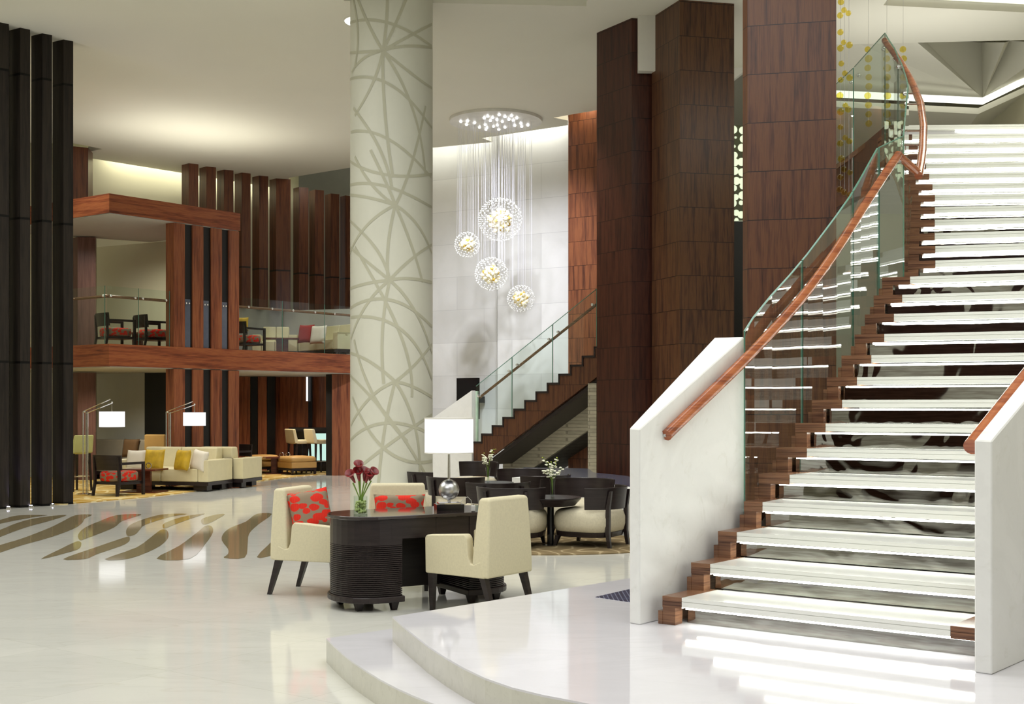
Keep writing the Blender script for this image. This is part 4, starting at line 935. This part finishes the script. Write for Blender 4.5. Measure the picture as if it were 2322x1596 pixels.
# ================================================================== DESK GROUP
DA = R(29.4); dcx, dcy = -.77, 10.03
desk = thing('oval_desk', 'dark espresso oval desk with a ribbed pedestal at each end', 'desk', (dcx, dcy, 0), DA)
HL, HD = .765, .345
def race(hl, hd, x0=-9, x1=9, n=16):
    pts = []
    for k in range(n+1):
        a = -math.pi/2+math.pi*k/n; pts.append((hl-.36+.36*math.cos(a)**.8 if math.cos(a) > 1e-6 else hl-.36, hd*math.sin(a)))
    for k in range(n+1):
        a = math.pi/2+math.pi*k/n; c = -math.cos(a); pts.append((-(hl-.36)-.36*(c**.8 if c > 1e-6 else 0), hd*math.sin(a)))
    q = []
    for p in pts:
        if x0-1e-6 <= p[0] <= x1+1e-6: q.append(p)
    return q
bm = B(); prism(bm, race(HL+.008, HD+.006), .722, .75); bevel(bm, .004, 1); obj('desktop', bm, W_TOP, desk)
def ped(sgn, z0, z1, grow=0):
    q = race(HL-.012+grow, HD-.012+grow)
    xi = HL-.465-grow
    q = [p for p in q if p[0]*sgn > xi]
    q = sorted(q, key=lambda p: math.atan2(p[1], p[0]*sgn-xi))
    q = [(sgn*xi, -(HD-.012+grow))]+q+[(sgn*xi, HD-.012+grow)]
    return q
for sgn in (-1, 1):
    bm = B(); prism(bm, ped(sgn, 0, 0), .52, .720); pd = obj('pedestal', bm, W_ESP, desk)
    bm = B(); zz = .118; rings = []; q0 = ped(sgn, 0, 0)
    if sgn < 0: q0 = q0[::-1]
    cxp = sum(p[0] for p in q0)/len(q0); nr = 26; st_ = (.52-.118)/nr
    for k in range(nr):
        for f, g in ((0, .965), (.22, 1), (.75, 1), (.97, .965)):
            rings.append([(cxp+(p[0]-cxp)*g*1.0, p[1]*g, zz+st_*(k+f)) for p in q0])
    loft(bm, rings); obj('ribbed_panel', bm, W_ESP, pd)
    bm = B(); prism(bm, ped(sgn, 0, 0, .018), .068, .117); bevel(bm, .008, 2); obj('plinth', bm, W_ESP, pd)
    for fx, fy in ((HL-.42, -.27), (HL-.15, -.2), (HL-.42, .27), (HL-.15, .2)):
        bm = B(); loft(bm, [[(sgn*fx+dx*h, fy+dy*h, z) for dx, dy in ((-1, -1), (1, -1), (1, 1), (-1, 1))] for h, z in ((.02, 0), (.034, .068))]); obj('foot', bm, W_ESP, desk)
bm = B(); box(bm, -.30, -.001, -.325, -.30, .565, .72); obj('drawer', bm, W_ESP, desk)
bm = B(); box(bm, .001, .30, -.325, -.30, .565, .72); obj('drawer', bm, W_ESP, desk)
bm = B(); box(bm, -.30, .30, .20, .225, .10, .72); obj('modesty_panel', bm, W_ESP, desk)

GC = 'cream armchairs around the oval desk'
desk_chair('cream upholstered armchair left of the oval desk, holding a square red floral cushion', (-1.66, 10.52), face_rz(.93, -.33), GC)
desk_chair('cream upholstered armchair behind the oval desk, its back against the round column', (-1.02, 10.84), face_rz(.1, -1), GC)
fd = Vector((-.79, .61)); wdv = Vector((.77, .64)); nc = Vector((-.249, 9.26))+wdv*.275+fd*.30
desk_chair('cream upholstered armchair in front of the oval desk, seen from behind', nc, face_rz(*fd), GC)
cushion('floral_cushion', 'square red floral cushion in the armchair left of the desk', .37, .37, .13, at(704, 1158, 10.42), R(20), R(-16), FLORAL, None, R(-9))
cushion('floral_cushion', 'wide red floral cushion in the armchair behind the desk', .46, .27, .13, (-1.0, 10.74, .70), R(0), R(-10), FLORAL)

# desk lamp
lx, ly = -.526, 10.12
dl = thing('table_lamp', 'table lamp with a glowing white drum shade and silver ball on the oval desk', 'lamp', (lx, ly, .75), R(12))
bm = B(); box(bm, -.115, .115, -.085, .085, 0, .05); obj('base', bm, BLACK, dl)
bm = B(); box(bm, -.09, .09, -.068, .068, .05, .062); obj('base_plate', bm, CHROME, dl)
bm = B(); lathe(bm, [(.016, .062), (.012, .085)], seg=16); ball(bm, (0, 0, .168), .086, 32, 20); obj('metal_ball', bm, plain('brushed_silver', srgb(216, 216, 218), .33, 1, .12, 20), dl, 'all')
bm = B(); lathe(bm, [(.011, .25), (.009, .50)], seg=14); obj('stem', bm, CHROME, dl, True)
bm = B(); lathe(bm, [(.199, .475), (.203, .475), (.203, .765), (.199, .765)], seg=64); sh = obj('lamp_shade', bm, SHADE, dl, 'all')
bm = B(); lathe(bm, [(.2045, .757), (.2045, .768), (.199, .768), (.199, .757)], seg=64); obj('shade_rim', bm, SHADEW, sh, True)
bm = B(); lathe(bm, [(.2045, .472), (.2045, .480), (.199, .480), (.199, .472)], seg=64); obj('shade_rim', bm, SHADEW, sh, True)
bm = B()
pts = [(.1, .03, .045), (.13, .04, .09), (.17, .06, .10), (.20, .07, .07), (.205, .07, .01)]
tube(bm, pts, .0025, 6); obj('cord', bm, WHITEP, dl, True)
lamp('POINT', (lx, ly, 1.36), 6, (1, .95, .88), .06)
gx = thing('cable_adapter', 'small clear cable adapter on the desk beside the lamp', 'adapter', (X(1073, 9.95), 9.95, .751))
bm = B(); box(bm, -.018, .018, -.012, .012, 0, .05); bevel(bm, .005, 1); obj('body', bm, plain('clear_plastic', srgb(206, 206, 204), .2), gx)
bm = B(); box(bm, -.006, .006, -.004, .004, .05, .062); obj('plug', bm, STEEL, gx)
# calla vase
vx, vy = -1.205, 9.65
cv_ = thing('calla_vase', 'square glass vase of dark red calla lilies on the desk', 'vase', (vx, vy, .751), R(8))
bm = B(); hw, th = .054, .006
for a in ((-hw, hw, -hw, -hw+th), (-hw, hw, hw-th, hw), (-hw, -hw+th, -hw+th, hw-th), (hw-th, hw, -hw+th, hw-th)): box(bm, *a, 0, .15)
box(bm, -hw+th, hw-th, -hw+th, hw-th, 0, .012); obj('glass_vase', bm, VGLASS, cv_)
bm = B()
for k in range(90): ball(bm, (random.uniform(-.036, .036), random.uniform(-.036, .036), random.uniform(.02, .11)), .011, 8, 5)
o = obj('glass_pebbles', bm, PEBBLE, cv_, True); o['kind'] = 'stuff'
for (ex, ez, dx) in [(-.06, .285, -1), (-.005, .355, -.35), (-.015, .30, -.2), (.03, .30, .15), (.085, .30, 1), (.05, .285, .5)]:
    bm = B(); ey = random.uniform(-.02, .02)
    tube(bm, [(ex*.15, 0, .03), (ex*.2, 0, .14), (ex*.65, ey*.5, ez*.72), (ex, ey, ez-.03)], [.004, .0045, .005, .006], 8); s = obj('flower_stem', bm, STEM, cv_, True)
    bm = B(); rings = []; ax = Vector((dx*.55, ey*4, 1)).normalized(); side_ = ax.orthogonal().normalized(); s2 = ax.cross(side_)
    for k, (r_, h_) in enumerate([(.006, -.035), (.012, -.01), (.016, .015), (.022, .038), (.034, .052), (.040, .056)]):
        ring = []
        for m in range(16):
            a = 2*math.pi*m/16; lift = (.028*math.cos(a-1) if k > 3 else 0)
            ring.append(Vector((ex, ey, ez-.0))+ax*(h_+lift)+side_*math.cos(a)*r_+s2*math.sin(a)*r_)
        rings.append(ring)
    loft(bm, rings, caps=False); obj('calla_bloom', bm, CALLA, cv_, 'all')

# ================================================================== CAFE
bm = B(); lathe(bm, [(2.12, .0005), (2.12, .012), (2.08, .018), (0, .018)], (.38, 15.25, 0), 96)
bmesh.ops.bisect_plane(bm, geom=bm.verts[:]+bm.edges[:]+bm.faces[:], plane_co=(X(1345, 15.96)-.02, 15.96, 0), plane_no=(.949, .316, 0), clear_outer=True)
bmesh.ops.bisect_plane(bm, geom=bm.verts[:]+bm.edges[:]+bm.faces[:], plane_co=(X(1250, 16.6), 16.57, 0), plane_no=(.79, .61, 0), clear_outer=True)
tag(obj('round_rug', bm, RUG), 'round brown patterned rug under the near cafe table', 'rug')
T1, T2 = (.445, 13.98), (-.33, 16.7)
round_table('round dark cafe table nearest the marble parapet, on the brown rug', T1)
round_table('round dark cafe table further back, half hidden by the desk lamp area', T2)
orchid_vase('slim glass vase of white orchids on the near cafe table', (T1[0]+.02, T1[1]), .571, 1.0)
orchid_vase('slim glass vase of white orchids on the far cafe table', (T2[0]-.0, T2[1]), .571, 1.0)
GT = 'dark backed tub chairs in the cafe'
spots = [((.90, 14.02), (-.85, .5), 'round cream tub chair at the right of the near table, beside the marble parapet', .018),
 ((.02, 13.95), (.25, 1), 'tub chair left of the near table, its curved back rising behind the cream armchair', .018),
 ((.86, 15.2), (-.35, -1), 'tub chair beyond the near table with its shiny inner back showing, below the wood column', .018),
 ((.36, 16.35), (-.5, .7), 'tub chair between the two tables with a post down the middle of its back', .018),
 ((.12, 17.9), (-.3, -1), 'tub chair with a wide shiny back beyond the far table, before the stone stair', 0),
 ((-.20, 14.85), (-.25, 1), 'tub chair behind the desk lamp cord, turned towards the far table', .018),
 ((-.72, 16.3), (.25, 1), 'tub chair directly behind the silver lamp ball', 0),
 ((-1.12, 17.6), (.9, .3), 'tub chair at the foot of the round column, left of the lamp', 0),
 ((-1.30, 19.5), (.9, .1), 'furthest left tub chair, just right of the round column', 0),
 ((-.66, 20.3), (-.6, -.8), 'furthest tub chair with a cream seat, below the back parapet', 0)]
base = tub_chair('x', GT)
for i, (p, f, lab, zz) in enumerate(spots):
    rz = face_rz(*f)
    if i == 0: base.location = (*p, zz); base.rotation_euler = (0, 0, rz); base['label'] = lab
    else: dup(base, (*p, zz), rz, lab)

# ================================================================== LOUNGE
cp = [(150, 1144), (165, 1142), (250, 1135), (330, 1128), (400, 1120), (450, 1113), (500, 1105), (560, 1096), (600, 1090), (650, 1083), (700, 1078), (735, 1076)]
cpt = [pt(x, y) for x, y in cp]
bm = B(); prism(bm, [(-12.5, 20.2), (cpt[0][0]-.2, 19.9)]+cpt+[(-3.6, 29.7), (-6, 30.4), (-9.0, 27.6), (-12.3, 27.4)], .0005, .014); tag(obj('lounge_carpet', bm, CARPET), 'golden patterned carpet of the lounge', 'carpet')
ZC = .0145
def lounge_lamp(label, Y, bx, sx, sy0, sy1, topy, ax, ay):
    x = X(bx, Y); t = thing('arc_floor_lamp', label, 'lamp', (x, Y, ZC), 0, 'arm floor lamps in the lounge')
    zt_ = Z(topy, Y)-ZC; ex, ez = X(ax, Y)-x, Z(ay, Y)-ZC
    bm = B(); lathe(bm, [(.16, 0), (.16, .018), (.02, .03)], seg=24); obj('base', bm, CHROME, t, True)
    bm = B(); 
    for dx in (-.045, .012, .04): tube(bm, [(dx, 0, .02), (dx, 0, zt_)], .011, 8)
    obj('pole', bm, STEEL, t, True)
    bm = B(); tube(bm, [(-.045, 0, zt_), (ex-.03, 0, ez)], .009, 8); tube(bm, [(.02, 0, zt_-.03), (ex, 0, ez-.07)], .009, 8); ball(bm, (ex, 0, ez-.06), .02, 8, 6); ball(bm, (-.02, 0, zt_), .02, 8, 6); obj('arm', bm, CHROME, t, True)
    z0_, z1_ = Z(sy1, Y)-ZC, Z(sy0, Y)-ZC; r_ = (sx[1]-sx[0])/2*Y/F; cxs = X((sx[0]+sx[1])/2, Y)-x
    bm = B(); tube(bm, [(ex, 0, ez-.05), (cxs, 0, z1_-.02)], .008, 6); obj('drop_rod', bm, STEEL, t, True)
    bm = B(); lathe(bm, [(r_-.004, z0_), (r_, z0_), (r_, z1_), (r_-.004, z1_)], (cxs, 0, 0), 40); sh_ = obj('lamp_shade', bm, SHADE, t, 'all')
    lamp('POINT', (x+cxs, Y, (z0_+z1_)/2), 8, (1, .93, .8), .06)
lounge_lamp('chrome arm floor lamp with a white drum shade beside the floral armchair', 22.0, 194, (226, 282), 933, 968, 933, 254, 905)
lounge_lamp('chrome arm floor lamp with a white drum shade standing behind the cream sofa', 24.15, 382, (416, 466), 935, 965, 934, 441, 910)
GF = 'floral seated dark armchairs'
fc = floral_chair('dark framed armchair with a red floral seat on the lounge carpet beside the floor lamp', GF)
fc.location = (X(268, 21.9), 21.95, ZC); fc.rotation_euler = (0, 0, face_rz(.45, .9))
dup(fc, (X(262, 25.4), 25.4, 2.821), face_rz(.75, .65), 'left dark armchair with a red seat on the upper floor behind the glass')
dup(fc, (X(348, 25.9), 25.9, 2.821), face_rz(.75, .65), 'dark armchair with a red seat on the upper floor beside the wood slats')
dup(fc, (X(558, 28.0), 28.0, 2.821), face_rz(.6, .8), 'dark floral armchair just right of the slats on the upper floor')
def c_table(label, loc, rz, w_=.55, d_=.45, h_=.44):
    t = thing('side_table', label, 'table', loc, rz, 'low wood side tables')
    bm = B(); box(bm, -w_/2, w_/2, -d_/2, d_/2, h_-.03, h_); obj('tabletop', bm, W_TBL, t)
    bm = B(); box(bm, -w_/2, w_/2, -d_/2, d_/2, 0, .025); obj('base', bm, W_TBL, t)
    bm = B(); box(bm, -.14, .14, -.03, .03, .025, h_-.03); obj('support', bm, W_TBL, t); return t
c_table('low wood side table between the floral armchair and the cream sofa', (X(325, 22.6), 22.65, ZC), R(-12), .72, .5)
c_table('low wood side table between the two gold ottomans', (X(628, 28.9), 28.9, ZC), R(20), .6, .5, .40)
def napring(label, loc):
    bm = B(); tube(bm, [(loc[0]+.05*math.cos(a), loc[1], loc[2]+.055+.05*math.sin(a)) for a in [k*math.pi/8 for k in range(-3, 12)]], .008, 6); lathe(bm, [(.03, 0), (.03, .008)], loc, 12)
    tag(obj('ring_ornament', bm, CHROME, None, True), label, 'ornament')
napring('small chrome ring ornament on the side table beside the cream sofa', (X(331, 22.6)+.05, 22.6, ZC+.441))
napring('left chrome ring ornament on the table between the ottomans', (X(638, 28.8), 28.85, ZC+.401))
napring('right chrome ring ornament on the table between the ottomans', (X(650, 28.8), 28.95, ZC+.401))

def sofa(name, label, loc, rz, L, d_=.95, hs=.42, hb=.80, arm='both', mat=LEA, seats=2, group=None, armh=.58):
    t = thing(name, label, 'sofa', loc, rz, group)      # front towards -Y
    bm = B(); box(bm, -L/2, L/2, -d_/2, d_/2, .10, .165); obj('plinth', bm, W_ESP, t)
    for sx in (-1, 1):
        bm = B(); box(bm, sx*(L/2-.22)-.14, sx*(L/2-.22)+.14, -d_/2+.10, -d_/2+.3, 0, .10); obj('foot', bm, W_ESP, t)
        bm = B(); box(bm, sx*(L/2-.22)-.14, sx*(L/2-.22)+.14, d_/2-.3, d_/2-.10, 0, .10); obj('foot', bm, W_ESP, t)
    al = .22 if arm in ('both', 'left') else 0; ar = .22 if arm in ('both', 'right') else 0
    x0, x1 = -L/2+al, L/2-ar; sw = (x1-x0)/seats
    for k in range(seats):
        bm = B(); box(bm, x0+sw*k+.003, x0+sw*(k+1)-.003, -d_/2, d_/2-.2, .165, hs); bevel(bm, .025, 3); obj('seat_cushion', bm, mat, t, True)
        bm = B(); a, b = x0+sw*k+.003, x0+sw*(k+1)-.003
        loft(bm, [[(a, y0, z), (b, y0, z), (b, y1, z), (a, y1, z)] for y0, y1, z in ((d_/2-.30, d_/2, hs-.02), (d_/2-.22, d_/2+.02, hb))]); bevel(bm, .03, 3); obj('back_cushion', bm, mat, t, True)
    for w__, s_ in ((al, -1), (ar, 1)):
        if w__:
            bm = B(); box(bm, s_*L/2, s_*(L/2-w__), -d_/2, d_/2, .166, armh); bevel(bm, .02, 2); obj('armrest', bm, mat, t, True)
    return t
so = Vector((X(472, 22.9), 22.9)); sr = R(-14); sl = 2.0; c_, s_ = math.cos(sr), math.sin(sr)
# front right corner of the sofa at so
loc = so - Vector((c_*sl/2 + s_*.5, s_*sl/2 - c_*.5)); 
sofa('cream_sofa', 'cream leather two seat sofa on a dark plinth, facing out with four cushions', (loc.x, loc.y, ZC), sr, sl, 1.0)
loc2 = Vector((X(512, 24.4), 24.46))
sofa('cream_sofa', 'cream leather sofa standing back to back behind the front cream sofa', (loc2.x, loc2.y, ZC), sr+math.pi, 1.15, .86, seats=1)
bm = B(); bx = Vector((X(518, 23.9), 23.9)); box(bm, bx.x-.07, bx.x+.07, bx.y-.05, bx.y+.05, ZC, .60); tag(obj('dark_strip', bm, W_ESP), 'dark upright strip between the two back to back cream sofas', 'panel')  # plain dark box in the gap between the sofas
def oncush(px, py, Y, w_, mat, lab, rz, roll=0, lean=-.22): 
    p = at(px, py, Y); cushion('throw_cushion', lab, w_, w_, .15, p, rz, lean, mat, 'cushions on the cream sofa', roll)
oncush(308, 1043, 23.45, .40, WHC, 'white cushion at the left end of the cream sofa', sr)
oncush(350, 1043, 23.15, .42, YELV, 'mustard velvet cushion on the left half of the cream sofa', sr)
oncush(414, 1043, 23.0, .40, YELV, 'mustard velvet cushion right of centre on the cream sofa', sr+R(-24))
oncush(452, 1044, 23.05, .40, WHC, 'white cushion beside the right arm of the cream sofa', sr+R(-20), R(8))
sofa('grey_banquette', 'grey banquette sofa against the lounge wall', (X(274, 27.2), 27.0, ZC), R(-22), 2.0, .8, .42, .86, 'none', GREYS, 2)
for px, m_, lab in ((297, BRWN, 'brown cushion on the grey banquette'), (326, GREYS, 'grey cushion on the grey banquette')):
    p = at(px, 1016, 26.55); cushion('throw_cushion', lab, .42, .42, .15, p, R(-22), -.2, m_)
def ottoman(label, loc, rz):
    t = thing('gold_ottoman', label, 'ottoman', loc, rz, 'gold ottomans')
    bm = B(); box(bm, -.34, .34, -.34, .34, .15, .30); bevel(bm, .02, 2); obj('body', bm, GOLDL, t, True)
    bm = B(); loft(bm, [squircle(r, z, 32, 7) for r, z in ((.345, .305), (.355, .33), (.35, .39), (.30, .425), (.02, .44))]); obj('seat_cushion', bm, GOLDL, t, 'all')
    bm = B(); box(bm, -.33, .33, -.33, .33, .10, .15); obj('base_frame', bm, W_ESP, t)
    for sx in (-1, 1):
        for sy in (-1, 1):
            bm = B(); loft(bm, [[(sx*.30+dx*h, sy*.30+dy*h, z) for dx, dy in ((-1, -1), (1, -1), (1, 1), (-1, 1))] for h, z in ((.018, 0), (.028, .10))]); obj('leg', bm, W_ESP, t)
    return t
ottoman('gold leather ottoman left of the low table, nearer the cream sofas', (X(592, 29.3), 29.4, ZC), R(28))
ottoman('gold leather ottoman in front of the bar stools', (X(671, 28.6), 28.75, ZC), R(40))
def stool(label, loc, rz, mat=LEA, grp='bar stools'):
    t = thing('bar_stool', label, 'stool', loc, rz, grp)
    bm = B(); box(bm, -.22, .22, -.2, .24, .70, .80); bevel(bm, .03, 2); obj('seat', bm, mat, t, True)
    bm = B(); loft(bm, [[(-hw_, y0, z), (hw_, y0, z), (hw_, y1, z), (-hw_, y1, z)] for hw_, y0, y1, z in ((.22, -.24, -.14, .72), (.20, -.30, -.22, 1.06))]); bevel(bm, .02, 2); obj('backrest', bm, mat, t, True)
    for sx in (-1, 1):
        for sy in (-1, 1):
            bm = B(); loft(bm, [[(sx*x+dx*h, sy*x+dy*h, z) for dx, dy in ((-1, -1), (1, -1), (1, 1), (-1, 1))] for x, h, z in ((.21, .014, 0), (.18, .022, .71))]); obj('leg', bm, W_ESP, t)
    bm = B(); tube(bm, [(-.2, -.2, .28), (.2, -.2, .28), (.2, .2, .28), (-.2, .2, .28), (-.2, -.2, .28)], .009, 6); obj('footrest', bm, CHROME, t, True)
    return t
stool('cream bar stool at the left end of the bar counter', (X(677, 29.2), 29.3, ZC), face_rz(.75, .65))
stool('cream bar stool at the bar counter, next to the square red column', (X(721, 29.2), 29.25, ZC), face_rz(.75, .65))
stool('pale green bar stool beside the black fins and the floor lamp', (X(170, 23.0), 23.0, ZC), face_rz(-.8, .5), plain('pale_green_leather', srgb(206, 208, 138), .5))
gc = thing('gold_chair', 'gold high backed chair beside the black wall panel, behind the sofas', 'chair', (X(364, 26.2), 26.2, ZC), face_rz(.2, 1))
bm = B(); box(bm, -.24, .24, -.28, -.18, .35, 1.0); bevel(bm, .03, 2); obj('backrest', bm, GOLDL, gc, True)
bm = B(); box(bm, -.24, .24, -.2, .28, .3, .46); bevel(bm, .03, 2); obj('seat', bm, GOLDL, gc, True)
for sx in (-1, 1):
    for sy in (-1, 1):
        bm = B(); box(bm, sx*.2-.02, sx*.2+.02, sy*.2-.02, sy*.2+.02, 0, .3); obj('leg', bm, W_ESP, gc)
dup(fc, (X(524, 27.6), 27.7, ZC), face_rz(-.5, -.8), 'dark armchair just visible behind the second cream sofa')
# upper floor seating
ZU = 2.821
def upsofa(label, px, Y, rz, L): return sofa('cream_sofa', label, (X(px, Y), Y, ZU), rz, L, .9, .42, .82)
upsofa('cream sofa on the upper floor with a red and a white cushion', 752, 30.0, R(-50), 2.0)
upsofa('cream sofa on the upper floor further left, below the tall fins', 625, 30.6, R(8), 1.1)
cushion('throw_cushion', 'dark red cushion on the upper floor sofa', .46, .46, .15, at(694, 757, 29.35), R(-30), -.2, REDC)
cushion('throw_cushion', 'white cushion on the upper floor sofa', .46, .46, .15, at(722, 759, 29.1), R(-30), -.2, WHC)
cushion('throw_cushion', 'mustard cushion on the floral armchair beside the upper slats', .34, .34, .12, at(547, 735, 28.6), R(10), -.2, YELV)
c_table('wood side table on the upper floor in front of the cream sofa', (X(640, 28.9), 28.9, ZU), R(10), .8, .5, .42)
c_table('dark side table in front of the left upper floor armchair', (X(312, 26.8), 26.8, ZU), R(-30), .5, .4, .42)
